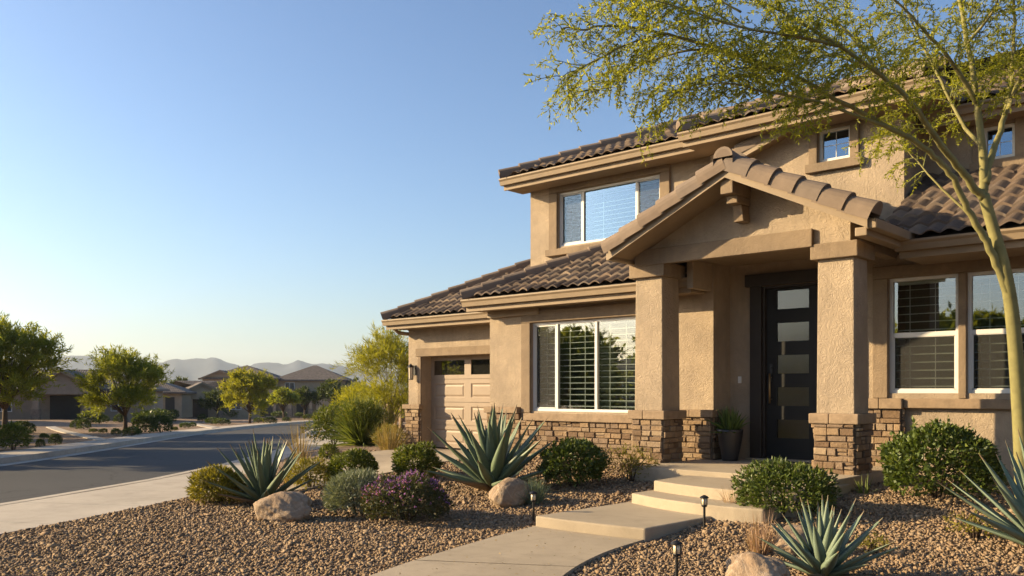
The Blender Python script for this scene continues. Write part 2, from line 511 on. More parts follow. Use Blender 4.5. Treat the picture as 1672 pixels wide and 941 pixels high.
def strip(name, A, B, za, zb, mat, skirt=0., sub=3):
    """strip between two plan curves; skirt drops vertical faces at both edges"""
    mb = MB(); n = len(A)
    def p(q, dz):
        x, y = W(q[0], q[1]); return (x, y, float(sl(q[1])) + dz)
    for i in range(n - 1):
        mb.face([p(A[i], za), p(B[i], zb), p(B[i + 1], zb), p(A[i + 1], za)])
        if skirt:
            mb.face([p(A[i + 1], za), p(A[i + 1], za - skirt), p(A[i], za - skirt), p(A[i], za)])
            mb.face([p(B[i], zb), p(B[i], zb - skirt), p(B[i + 1], zb - skirt), p(B[i + 1], zb)])
    o = mb.build(name, mat)
    tag(o, None, None, None, 'structure')
    return o
rd = strip('road', FAR, NEAR, -.12, -.12, M['asphalt']); tag(rd, 'dark asphalt street curving away', 'road')
# sidewalk slabs with open joints, raised kerb beside the street
def slabs(name, A, B, z, mat, step, label):
    A = np.array(A); B = np.array(B)
    d = np.concatenate([[0], np.cumsum(np.linalg.norm(np.diff(A, axis=0), axis=1))])
    mb = MB()
    s = 0.
    while s + step < d[-1]:
        a0, a1 = s + .006, s + step - .006
        def q(Cv, ss): return (np.interp(ss, d, Cv[:, 0]), np.interp(ss, d, Cv[:, 1]))
        def P(c, dz):
            x, y = W(*c); return (x, y, float(sl(c[1])) + dz)
        c = [q(A, a0), q(B, a0), q(B, a1), q(A, a1)]
        mb.hexa([P(k, z - .35) for k in c] + [P(k, z) for k in c])
        s += step
    o = mb.build(name, mat, None, False, 0, fixn=True)
    tag(o, label, 'sidewalk', None, 'structure')
    return o
slabs('sidewalk', NEAR + NN * .17, NEAR_IN, .012, M['walk'], 1.5, 'pale concrete sidewalk bordering the front yard')
slabs('sidewalk', FAR_IN, FAR - FN * .17, .012, M['walk'], 1.5, 'pale concrete sidewalk across the street')
k1 = slabs('kerb', NEAR, NEAR + NN * .16, .016, M['walk'], 3.0, 'concrete kerb on the near side of the street')
k2 = slabs('kerb', FAR - FN * .16, FAR, .016, M['walk'], 3.0, 'concrete kerb on the far side of the street')
k1['category'] = 'kerb'; k2['category'] = 'kerb'
strip('gutter_strip', NEAR - NN * .35, NEAR + NN * .01, -.112, -.112, M['walk'])
strip('gutter_strip', FAR - FN * .01, FAR + FN * .35, -.112, -.112, M['walk'])

def draped(name, poly, lift, mat, n=14, skirt=.1):
    """quad patch (4 plan corners) draped on the terrain"""
    p = [Vector(q) for q in poly]; mb = MB(); g = {}
    for i in range(n + 1):
        for j in range(n + 1):
            s, t = i / n, j / n
            q = (p[0] * (1 - s) + p[1] * s) * (1 - t) + (p[3] * (1 - s) + p[2] * s) * t
            g[i, j] = (q.x, q.y, G(q.x, q.y) + lift)
    for i in range(n):
        for j in range(n):
            mb.face([g[i, j], g[i + 1, j], g[i + 1, j + 1], g[i, j + 1]])
    for k in range(n):
        for a, b in ((g[k, 0], g[k + 1, 0]), (g[k + 1, n], g[k, n]), (g[0, k + 1], g[0, k]), (g[n, k], g[n, k + 1])):
            mb.face([a, (a[0], a[1], a[2] - skirt), (b[0], b[1], b[2] - skirt), b])
    o = mb.build(name, mat); tag(o, None, None, None, 'structure'); return o
DRIVE = [(-14.9, 13.3), (-10.95, 13.3), (-10.75, 7.1), (-14.35, 9.6)]
drv = draped('driveway', DRIVE, .03, M['concrete']); tag(drv, 'pale concrete driveway in front of the garage door', 'driveway')

# mountains: real ridges far off
def mountains():
    prof = [(-900, 596), (-600, 588), (-300, 584), (-100, 590), (40, 585), (100, 580), (150, 576), (185, 584), (235, 592), (262, 590), (282, 584), (322, 580), (350, 582), (378, 591), (402, 597), (440, 589), (468, 591), (487, 586), (512, 591), (532, 588), (575, 600), (640, 606), (700, 600), (790, 604), (900, 592), (1100, 586), (1400, 594), (1800, 588), (2400, 600)]
    pu = np.array([p[0] for p in prof], float); pv = np.array([p[1] for p in prof], float)
    na, nd = 420, 26
    us = np.linspace(-900, 2400, na)
    rng = np.random.RandomState(4)
    hv = (640 - np.interp(us, pu, pv)) * 1.0
    for sc, am in ((90, 1.3), (37, 1.2), (17, .8), (7, .45)):
        hv += am * np.sin(us / sc * 6.28 / 2 + rng.rand() * 6) * np.interp(us, [-900, 2400], [1, 1])
    V = np.zeros((nd, na, 3))
    for j in range(nd):
        f = j / (nd - 1)
        D = 2250 + 900 * f
        k = 1 - abs(f - .5) * 2
        k = k ** 1.15
        an = np.arctan((us - 836) / 1440)
        t = D * np.cos(an) / np.cos(an); r = t * (us - 836) / 1440
        wob = 1 + (.22 * np.sin(us / 21 + 7 * f) + .16 * np.sin(us / 9.5 - 11 * f) + .12 * np.sin(us / 47 + 13 * f)) * (1 - k) * (k > 0)
        h = np.maximum(hv / 1440 * 2700 + 2.0, 0) * k * wob
        V[j, :, 0] = t * AXv[0] + r * RTv[0]; V[j, :, 1] = t * AXv[1] + r * RTv[1]; V[j, :, 2] = -2.3 + h
    ii = np.arange(nd * na).reshape(nd, na)
    F = np.stack([ii[:-1, :-1], ii[:-1, 1:], ii[1:, 1:], ii[1:, :-1]], -1).reshape(-1, 4)
    m = mat_plain('mountain_rock', (.060, .066, .074), .95, .02, .6, .3, .1, 0, .01)
    o = npmesh('mountains', V.reshape(-1, 3), F, m, None, None, True)
    tag(o, 'hazy blue mountain range on the horizon', 'mountains', None, 'structure')
mountains()

# ------------------------------------------------------------------ roof tile helpers
def roof_slope(name, poly, eave_y, eave_z, pitch, mat, parent, axis='y', sign=1, seed=1, pitch_len=.215, course=.34, amp=.042, seg=7):
    """Barrel tile slope. poly: plan polygon (convex, CCW). Height rises with distance from the eave line.
    axis 'y': eave along x at y=eave_y, rising towards sign*y ; axis 'x': eave along y at x=eave_y"""
    rnd = np.random.RandomState(seed)
    P = np.array(poly, float)
    if axis == 'y': uu = P[:, 0]; ww = (P[:, 1] - eave_y) * sign
    else: uu = P[:, 1]; ww = (P[:, 0] - eave_y) * sign
    u0, u1, w1 = uu.min() - .02, uu.max() + .02, ww.max()
    sec = math.sqrt(1 + pitch * pitch)
    crs = course / sec
    nc = int(math.ceil(w1 / crs)); nu = int(math.ceil((u1 - u0) / pitch_len * seg)) + 1
    us = u0 + np.arange(nu) * pitch_len / seg
    col = np.floor((us - u0) / pitch_len).astype(int); ncol = col.max() + 2
    ph = ((us - u0) / pitch_len) % 1.0
    prof = amp * 1.05 * np.power(.5 - .5 * np.cos(2 * np.pi * ph), .75)
    rows = [(0., prof + .018, 0)]
    jit = rnd.rand(nc + 1, ncol)
    for i in range(nc):
        jj = (jit[i][col] - .5)
        rows.append((i * crs - .0, prof + .040 + .012 * jj, i))
        rows.append((i * crs + crs * .5, prof + .022 + .010 * jj, i))
        rows.append(((i + 1) * crs, prof + .004 + .006 * jj, i))
    rw = np.array([r[0] for r in rows]); rw = np.minimum(rw, w1 + .3)
    H = np.array([r[1] for r in rows])
    # ragged lower edges
    for k, r in enumerate(rows):
        pass
    Wg = np.repeat(rw[:, None], nu, 1)
    for k in range(1, len(rows), 3):
        off = (jit[rows[k][2]][col] - .5) * .03
        Wg[k] += off
        if k > 1: Wg[k - 1] += off
    Ug = np.repeat(us[None, :], len(rows), 0)
    Zg = eave_z + Wg * pitch + H * 1.0
    if axis == 'y': X = Ug; Y = eave_y + sign * Wg
    else: Y = Ug; X = eave_y + sign * Wg
    V = np.stack([X, Y, Zg], -1).reshape(-1, 3)
    nr_ = len(rows)
    ii = np.arange(nr_ * nu).reshape(nr_, nu)
    F = np.stack([ii[:-1, :-1], ii[:-1, 1:], ii[1:, 1:], ii[1:, :-1]], -1)
    tone = np.zeros((nr_ - 1, nu - 1)); jt = rnd.rand(nc + 1, ncol)
    for k in range(nr_ - 1):
        tone[k] = jt[rows[k + 1][2] if k > 0 else 0][col[:-1]]
    flip = (axis == 'y' and sign < 0) or (axis == 'x' and sign > 0)
    F = F.reshape(-1, 4)
    if flip: F = F[:, ::-1]
    off = wloc(parent)
    me = bpy.data.meshes.new(name)
    me.from_pydata([tuple(v) for v in V], [], [tuple(int(a) for a in f) for f in F])
    at = me.attributes.new('tone', 'FLOAT', 'FACE'); at.data.foreach_set('value', tone.ravel().astype(np.float32))
    bm = bmesh.new(); bm.from_mesh(me)
    cx, cyy = P.mean(0)
    n = len(P)
    for i in range(n):
        a, b = P[i], P[(i + 1) % n]
        e = Vector((b[0] - a[0], b[1] - a[1], 0)).normalized()
        nn = Vector((e.y, -e.x, 0))
        if nn.dot(Vector((cx - a[0], cyy - a[1], 0))) > 0: nn = -nn
        # leave the eave edge itself untouched
        if axis == 'y' and abs(a[1] - eave_y) < 1e-4 and abs(b[1] - eave_y) < 1e-4: continue
        if axis == 'x' and abs(a[0] - eave_y) < 1e-4 and abs(b[0] - eave_y) < 1e-4: continue
        bmesh.ops.bisect_plane(bm, geom=bm.verts[:] + bm.edges[:] + bm.faces[:], plane_co=(a[0], a[1], 0), plane_no=nn, clear_outer=True)
    bmesh.ops.translate(bm, verts=bm.verts, vec=-off)
    bm.to_mesh(me); bm.free()
    me.materials.append(mat)
    o = bpy.data.objects.new(name, me); C.objects.link(o); o.parent = parent
    return o

def caps(mb, p0, p1, r=.115, L=.40, over=.03, k=9, seed=0, flat=.75, arc=1.0):
    """overlapping half barrels along a ridge, hip or rake line"""
    rnd = random.Random(seed)
    p0 = Vector(p0); p1 = Vector(p1); d = p1 - p0; n = max(1, int(round(d.length / L))); dl = d / n
    dn = d.normalized()
    side = dn.cross(Vector((0, 0, 1))).normalized(); up = side.cross(dn).normalized()
    for i in range(n):
        tone = rnd.random()
        a = p0 + dl * i - dn * over; b = p0 + dl * (i + 1) + dn * .03
        ja = side * (rnd.random() - .5) * .014 + up * (rnd.random() - .5) * .008
        ringA, ringB, inA = [], [], []
        for j in range(k):
            an = math.pi * (j / (k - 1)) * arc + math.pi * (1 - arc) / 2
            c, s = math.cos(an), math.sin(an)
            ringA.append(a + ja + side * (c * r * 1.08) + up * (s * r * 1.08 * flat + .022))
            ringB.append(b + ja + side * (c * r * .90) + up * (s * r * .90 * flat))
            inA.append(a + ja + side * (c * r * .84) + up * (s * r * .84 * flat + .020))
        for (q, e) in ((0, 1), (k - 1, -1)):
            lo_a, lo_b = ringA[q] - up * .09, ringB[q] - up * .09
            mb.face([lo_a, ringA[q], ringB[q], lo_b] if e > 0 else [ringA[q], lo_a, lo_b, ringB[q]], tone)
        for j in range(k - 1):
            mb.face([ringA[j], ringA[j + 1], ringB[j + 1], ringB[j]], tone)
            mb.face([inA[j], inA[j + 1], ringA[j + 1], ringA[j]], tone)
        mb.face(ringB, tone)
        mb.face(list(reversed(inA)), .0)

# ------------------------------------------------------------------ main house
HX, HY = -8.0, 12.6
house = thing('house', 'large tan stucco two-storey house with gabled porch, stone base and brown tile roofs', 'house', (HX, HY, .3))

def wall_y(name, y, x0, x1, z0, z1, holes, mat, depth=.16, ret=None, parent=house):
    """front wall facing -y with rectangular openings and their reveals; ret = closed sides going back by this much"""
    mb = MB()
    xs = sorted(set([x0, x1] + [h[0] for h in holes] + [h[1] for h in holes]))
    zs = sorted(set([z0, z1] + [h[2] for h in holes] + [h[3] for h in holes]))
    for i in range(len(xs) - 1):
        for j in range(len(zs) - 1):
            cx, cz = (xs[i] + xs[i + 1]) / 2, (zs[j] + zs[j + 1]) / 2
            if any(h[0] < cx < h[1] and h[2] < cz < h[3] for h in holes): continue
            mb.face([(xs[i], y, zs[j]), (xs[i + 1], y, zs[j]), (xs[i + 1], y, zs[j + 1]), (xs[i], y, zs[j + 1])])
    for a, b, c, d in holes:
        q = y + depth
        mb.face([(a, y, c), (a, y, d), (a, q, d), (a, q, c)])
        mb.face([(b, y, c), (b, q, c), (b, q, d), (b, y, d)])
        mb.face([(a, y, c), (a, q, c), (b, q, c), (b, y, c)])
        mb.face([(a, y, d), (b, y, d), (b, q, d), (a, q, d)])
    if ret:
        q = y + ret
        mb.face([(x0, y, z0), (x0, y, z1), (x0, q, z1), (x0, q, z0)])
        mb.face([(x1, y, z0), (x1, q, z0), (x1, q, z1), (x1, y, z1)])
        mb.face([(x0, q, z0), (x0, q, z1), (x1, q, z1), (x1, q, z0)])
    return mb.build(name, mat, parent)

def window(y, x0, x1, z0, z1, panes, label=None, rails=(), grid=None, glass='glass', slat=.085, tilt=25, blind=True, screens=(), depth=.09, blind_z=None, split=None):
    """sliding / hung window in an opening of the wall plane y; panes = list of mullion x positions"""
    fw = .045; yf = y + depth - .05
    fr = MB()
    for a, b, c, d in ((x0, x1, z0, z0 + fw), (x0, x1, z1 - fw, z1), (x0, x0 + fw, z0 + fw, z1 - fw), (x1 - fw, x1, z0 + fw, z1 - fw)):
        fr.box(a, b, yf, yf + .07, c, d)
    for mx in panes: fr.box(mx - .026, mx + .026, yf + .004, yf + .066, z0 + fw, z1 - fw)
    for rz_, a, b in rails: fr.box(a, b, yf + .008, yf + .060, rz_ - .03, rz_ + .03)
    if grid:
        gx, gz = grid
        for q in gx: fr.box(q - .005, q + .005, yf + .028, yf + .046, z0 + fw, z1 - fw)
        for q in gz: fr.box(x0 + fw, x1 - fw, yf + .030, yf + .044, q - .005, q + .005)
    w = fr.build('window', M['white'], house, bevel=.005)
    if label: w['label'] = label
    g = MB(); xs = [x0 + fw] + list(panes) + [x1 - fw]
    yg = yf + .036
    for i in range(len(xs) - 1):
        g.face([(xs[i], yg, z0 + fw), (xs[i + 1], yg, z0 + fw), (xs[i + 1], yg, z1 - fw), (xs[i], yg, z1 - fw)])
    g.build('pane', M[glass], w)
    if blind:
        b = MB(); tl = rad(tilt)
        segs = split or [(x0 + .05, x1 - .05)]
        bz0, bz1 = blind_z or (z0 + .05, z1 - .05)
        for a, c in segs:
            z = bz0 + .04
            hw = .040
            while z < bz1:
                dy, dz = hw * math.cos(tl), hw * math.sin(tl)
                yc = yf + .15
                b.hexa([(a, yc - dy, z - dz), (c, yc - dy, z - dz), (c, yc + dy, z + dz), (a, yc + dy, z + dz),
                        (a, yc - dy, z - dz + .006), (c, yc - dy, z - dz + .006), (c, yc + dy, z + dz + .006), (a, yc + dy, z + dz + .006)])
                z += slat
            for q in np.arange(a + .18, c, max(.32, (c - a) / 3)):
                b.box(q - .004, q + .004, yf + .105, yf + .112, bz0, bz1)
            b.box(a, c, yf + .10, yf + .20, bz1 - .03, bz1 + .015)
        b.build('blind', M['blind'], w)
    r = MB(); d = .55; yb = yf + .068  # dark-painted backing box stands in for the unlit room
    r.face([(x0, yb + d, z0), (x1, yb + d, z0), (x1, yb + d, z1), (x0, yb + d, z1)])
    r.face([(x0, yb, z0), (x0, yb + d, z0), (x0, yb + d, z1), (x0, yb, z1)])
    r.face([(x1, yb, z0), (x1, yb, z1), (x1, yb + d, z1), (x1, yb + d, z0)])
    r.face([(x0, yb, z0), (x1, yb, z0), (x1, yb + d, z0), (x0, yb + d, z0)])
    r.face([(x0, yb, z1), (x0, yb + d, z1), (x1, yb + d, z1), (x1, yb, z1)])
    r.build('backing', M['room'], w)
    for a, c, e, f in screens:
        s = MB(); ys = yf + .020
        nx = int((c - a) / .012)
        s.box(a, c, ys - .006, ys + .006, e, e + .018); s.box(a, c, ys - .006, ys + .006, f - .018, f)
        s.box(a, a + .018, ys - .006, ys + .006, e, f); s.box(c - .018, c, ys - .006, ys + .006, e, f)
        s.build('screen_frame', M['white'], w)
        s2 = MB(); s2.face([(a, ys + .002, e), (c, ys + .002, e), (c, ys + .002, f), (a, ys + .002, f)])
        s2.build('insect_screen', M['mesh'], w)
    return w

def mat_mesh():
    m = NT('screen_mesh'); m.done((.05, .05, .047), .9)
    tr = m.n('BsdfTransparent'); mx = m.n('MixShader'); mx.inputs[0].default_value = .42
    m.l(tr.outputs[0], mx.inputs[1]); m.l(m.b.outputs[0], mx.inputs[2]); m.l(mx.outputs[0], m.out.inputs[0])
    return m.m
M['mesh'] = mat_mesh()

def part(name, mat, boxes, bevel=.008, parent=house, label=None):
    mb = MB()
    for b in boxes: mb.box(*b)
    o = mb.build(name, mat, parent, bevel=bevel)
    if label: o['label'] = label
    return o

def stones(mb, bk, o, u, nrm, width, height, seed, rowh=(.068, .098), ln=(.10, .27), gap=.012):
    """ledge stones on a vertical face: o lower corner, u horizontal unit, nrm outward unit"""
    rnd = random.Random(seed)
    o = Vector(o); u = Vector(u); nrm = Vector(nrm); zv = Vector((0, 0, 1))
    z = 0.
    while z < height - .015:
        h = min(rnd.uniform(*rowh), height - z)
        if height - z - h < .045: h = height - z
        x = -rnd.uniform(0, .05) if False else 0.
        while x < width - .005:
            l = min(rnd.uniform(*ln) * (1.25 if h < .08 else .9), width - x)
            if width - x - l < .07: l = width - x
            parts_ = [(z, h)]
            if h > .085 and l < .2 and rnd.random() < .22: parts_ = [(z, h * .5), (z + h * .5, h * .5)]
            for zz, hh in parts_:
                d = rnd.uniform(.012, .045)
                g = gap * rnd.uniform(.35, .75)
                j = lambda: rnd.uniform(-.004, .004)
                b0, b1 = x + g, x + l - g; c0, c1 = zz + g * .8, zz + hh - g * .8
                ch = .008
                pts = []
                for dd, e in ((0., 0.), (d - ch, 0.), (d, ch)):
                    for (px, pz) in ((b0 + e, c0 + e), (b1 - e, c0 + e), (b1 - e, c1 - e), (b0 + e, c1 - e)):
                        jj = (j(), j(), j()) if dd > 0 else (0, 0, 0)
                        pts.append(o + u * (px + jj[0]) + zv * (pz + jj[1]) + nrm * (dd + jj[2]))
                tone = rnd.random()
                n0 = len(mb.v); mb.v += [tuple(p) for p in pts]
                for r in (0, 4):
                    for q in range(4):
                        mb.f.append((n0 + r + q, n0 + r + (q + 1) % 4, n0 + r + 4 + (q + 1) % 4, n0 + r + 4 + q)); mb.t.append(tone)
                mb.f.append((n0 + 8, n0 + 9, n0 + 10, n0 + 11)); mb.t.append(tone)
            x += l
        z += h
    p = [o + nrm * .004, o + u * width + nrm * .004, o + u * width + zv * height + nrm * .004, o + zv * height + nrm * .004]
    bk.face(p)

XR, YR_, NXR, NYF = (1, 0, 0), (0, 1, 0), (1, 0, 0), (0, -1, 0)

# --- garage wing
GY = 13.3; GX0 = -15.24; GX1 = -11.06
wall_y('garage_wall', GY, GX0, GX1, -.5, 3.02, [(-14.79, -11.27, -.5, 2.24)], M['stucco'], .34, ret=None)
part('side_wall', M['stucco'], [(GX0, GX0 + .1, GY + .001, 20.5, -1.2, 3.02), (GX0, -11, 20.4, 20.5, -1.2, 3.02)], 0)
part('garage_trim', M['trim'], [(-14.95, -11.07, GY - .05, GY + .02, 2.24, 2.42), (-14.90, -14.793, GY - .035, GY + .02, 1.17, 2.237)], .012)
# garage door: stamped panels and a row of windows
gd = MB(); gx0, gx1, gz0, gz1 = -14.79, -11.27, .205, 2.24; gy = GY + .28
gd.box(gx0, gx1, gy + .03, gy + .07, gz0, gz1)
rows_ = 4; rh = (gz1 - gz0) / rows_
pw = (gx1 - gx0) / 3
def raised(mb, x0, x1, z0, z1, y, d=.018, e=.032):
    o = [(x0, y, z0), (x1, y, z0), (x1, y, z1), (x0, y, z1)]
    i = [(x0 + e, y + d, z0 + e), (x1 - e, y + d, z0 + e), (x1 - e, y + d, z1 - e), (x0 + e, y + d, z1 - e)]
    k = [(x0 + 2.2 * e, y + .3 * d, z0 + 2.2 * e), (x1 - 2.2 * e, y + .3 * d, z0 + 2.2 * e), (x1 - 2.2 * e, y + .3 * d, z1 - 2.2 * e), (x0 + 2.2 * e, y + .3 * d, z1 - 2.2 * e)]
    for a, b in ((o, i), (i, k)):
        for q in range(4): mb.face([a[q], a[(q + 1) % 4], b[(q + 1) % 4], b[q]])
    mb.face(k)
for r in range(rows_):
    z0, z1 = gz0 + r * rh + .004, gz0 + (r + 1) * rh - .004
    for c in range(3):
        a, b = gx0 + c * pw, gx0 + (c + 1) * pw
        px0, px1, pz0, pz1 = a + .10, b - .10, z0 + .09, z1 - .09
        gd.box(a, px0, gy, gy + .03, z0, z1); gd.box(px1, b, gy, gy + .03, z0, z1)
        gd.box(px0, px1, gy, gy + .03, z0, pz0); gd.box(px0, px1, gy, gy + .03, pz1, z1)
        if r < 3: raised(gd, px0, px1, pz0, pz1, gy)
gdo = gd.build('garage_door', M['garage_door'], house); gdo['label'] = 'taupe panelled garage door with a top row of windows'
for c in range(3):
    a, b = gx0 + c * pw + .10, gx0 + (c + 1) * pw - .10
    z0, z1 = gz0 + 3 * rh + .094, gz1 - .094
    p = MB(); p.face([(a, gy + .016, z0), (b, gy + .016, z0), (b, gy + .016, z1), (a, gy + .016, z1)])
    p.build('pane', M['glass_dark'], gdo)
# stone pier left of the garage door
sp = MB(); bk = MB()
stones(sp, bk, (GX0 - .03, GY - .05, -.1), XR, NYF, .46, 1.16, 3)
stones(sp, bk, (GX0 + .43, GY - .05, -.1), YR_, NXR, .045, 1.16, 4, ln=(.05, .05))
pier = sp.build('stone_pier', M['stone'], house); bk.build('mortar', M['mortar'], pier)
part('pier_cap', M['stone_cap'], [(GX0 - .08, GX0 + .20, GY - .13, GY + .01, 1.065, 1.165), (GX0 + .204, GX0 + .50, GY - .13, GY + .01, 1.065, 1.165)], .012)
part('eave_trim', M['fascia'], [(GX0 + .0, GX1, GY - .04, GY + .01, 2.84, 3.02)], .01)

# --- window wing
WY = 11.6; WX0 = -11.06; WX1 = -6.52
LW = (-10.06, -7.86, 1.115, 2.645)
wall_y('wing_wall', WY, WX0, WX1, -.3, 3.05, [LW], M['stucco'], .14, ret=None)
part('side_wall', M['stucco'], [(WX0, WX0 + .1, WY + .001, 13.5, -.3, 3.05)], 0)
part('return_wall', M['stucco_smooth'], [(WX1 - .1, WX1, WY + .001, 12.3, -.3, 3.45)], 0)
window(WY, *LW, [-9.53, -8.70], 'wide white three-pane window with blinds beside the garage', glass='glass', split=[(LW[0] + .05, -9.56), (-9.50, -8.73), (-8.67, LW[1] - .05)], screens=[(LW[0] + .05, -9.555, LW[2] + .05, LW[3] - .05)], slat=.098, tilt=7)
part('window_trim', M['trim'], [(-10.27, -10.063, WY - .045, WY + .01, 1.085, 2.647), (-10.27, WX1 - .9, WY - .045, WY + .01, 2.65, 2.86), (-7.857, -7.66, WY - .045, WY + .01, 1.085, 2.647)], .012)
part('window_sill', M['stone_cap'], [(-10.14, -7.45, WY - .13, WY + .01, .955, 1.08)], .014)
part('wall_cap', M['stone_cap'], [(WX0 - .05, -10.72, WY - .12, WY + .01, 1.075, 1.185), (-10.716, -10.30, WY - .12, WY + .01, 1.075, 1.185)], .012)
part('wall_cap', M['stone_cap'], [(-7.2, -6.86, WY - .12, WY + .01, 1.075, 1.185), (-6.856, WX1 + .05, WY - .12, WY + .01, 1.075, 1.185)], .012)
part('return_cap', M['stone_cap'], [(WX1 + .002, WX1 + .052, WY + .012, 12.09, 1.075, 1.185)], .01)
sp = MB(); bk = MB()
stones(sp, bk, (WX0 - .01, WY - .05, .05), XR, NYF, .80, 1.025, 11)
stones(sp, bk, (-10.25, WY - .05, .05), XR, NYF, 2.85, .905, 12)
stones(sp, bk, (-7.40, WY - .05, .05), XR, NYF, .88, 1.025, 13)
stones(sp, bk, (WX1 + .01, WY - .05, .05), YR_, NXR, .52, 1.025, 14)
pier = sp.build('stone_base', M['stone'], house); bk.build('mortar', M['mortar'], pier)
part('eave_trim', M['fascia'], [(WX0 + .0, -9.85, WY - .07, WY + .01, 2.78, 2.90)], .01)

# --- entry wall and door
DY = 12.1
DO = (-5.99, -4.93, .45, 3.0)
wall_y('entry_wall', DY, WX1, -4.72, -.3, 3.45, [DO], M['stucco_smooth'], .14)
part('return_wall', M['stucco_smooth'], [(-4.72, -4.62, DY + .001, 12.3, -.3, 3.45)], 0)
fr = MB()
fr.box(-6.17, -5.99, DY - .05, DY + .05, .452, 3.0); fr.box(-4.93, -4.74, DY - .05, DY + .05, .452, 3.0); fr.box(-6.24, -4.70, DY - .075, DY + .05, 3.003, 3.18)
fr.box(-5.99, -5.955, DY + .0, DY + .12, .452, 3.0); fr.box(-4.965, -4.93, DY + .0, DY + .12, .452, 3.0); fr.box(-5.955, -4.965, DY + .0, DY + .12, 2.965, 3.0)
fdoor = MB(); dx0, dx1, dz0, dz1 = -5.955, -4.965, .475, 2.962; dy = DY + .06
lites = []
lx0, lx1 = -5.80, -5.31
zz = [dz0 + .30 + i * .47 for i in range(5)]
lites = [(z, z + .27) for z in zz]
fdoor.box(dx0, lx0, dy, dy + .05, dz0, dz1); fdoor.box(lx1, dx1, dy, dy + .05, dz0, dz1)
prev = dz0
for a, b in lites:
    fdoor.box(lx0, lx1, dy, dy + .05, prev, a); prev = b
fdoor.box(lx0, lx1, dy, dy + .05, prev, dz1)
door = fdoor.build('front_door', M['door'], house); door['label'] = 'black front door with five horizontal glass lites and a long handle'
fr.build('door_frame', M['door_frame'], door, bevel=.006)
M['glass_door'] = mat_glass('door_glass', (.62, .56, .46), .09, .7, (.9, .9, .88), .16)
M['door_back'] = mat_plain('warm_interior', (.20, .16, .11), .9)
for a, b in lites:
    p = MB(); p.face([(lx0, dy + .02, a), (lx1, dy + .02, a), (lx1, dy + .02, b), (lx0, dy + .02, b)])
    p.build('pane', M['glass_door'], door)
p = MB(); p.box(dx0, dx1, dy + .30, dy + .34, dz0, dz1); p.build('backing', M['door_back'], door)
h = MB(); hx = dx0 + .075
h.tube([(hx, dy - .06, 1.28), (hx, dy - .06, 1.72)], .014, 8); h.tube([(hx, dy + .001, 1.34), (hx, dy - .06, 1.34)], .010, 6); h.tube([(hx, dy + .001, 1.66), (hx, dy - .06, 1.66)], .010, 6)
h.build('handle', M['brass'], door, True)
h = MB(); h.box(hx - .022, hx + .022, dy - .012, dy + .001, 1.60, 1.86); h.tube([(hx, dy - .012, 1.80), (hx, dy - .035, 1.80)], .018, 10)
h.build('lock_plate', M['black_metal'], door)
part('door_sill', M['concrete'], [(-6.2, -4.74, DY - .13, DY + .10, .452, .474)], .006)
db = MB(); db.box(-6.375, -6.325, DY - .022, DY - .001, 1.58, 1.68); db.tube([(-6.35, DY - .022, 1.64), (-6.35, DY - .034, 1.64)], .014, 10)
db.build('doorbell', M['white'], house)
part('porch_ceiling', M['soffit'], [(-7.15, -4.13, 10.76, DY - .001, 3.34, 3.40)], 0)

# --- porch gable
PY = 10.6
PS = PY / 11.0
def px_(x): return x * PS
def pz_(z): return CAM_H + (z - CAM_H) * PS
CXL, CXR = (px_(-7.50), px_(-7.04)), (px_(-4.70), px_(-4.24))
AP = (px_(-5.70), pz_(4.40)); EZ = pz_(3.50); EXL, EXR = px_(-7.57), px_(-3.85)
gw = MB()
gw.prism([(px_(a), PY, pz_(b)) for a, b in ((-7.44, 3.33), (-4.27, 3.33), (-4.27, 3.72), (-5.70, 4.36), (-7.44, 3.58))], (0, .14, 0))
gw.build('gable_wall', M['stucco'], house, fixn=True)
part('porch_beam', M['trim'], [(px_(-7.46), px_(-4.74), PY - .06, PY - .001, pz_(3.31), pz_(3.545))], .012)
part('side_beam', M['stucco_smooth'], [(px_(-7.42), px_(-7.2), PY + .142, DY, pz_(3.31), pz_(3.58))], 0)
part('side_beam', M['stucco_smooth'], [(px_(-4.42), px_(-4.272), PY + .142, 12.3, pz_(3.30), pz_(3.70))], 0)
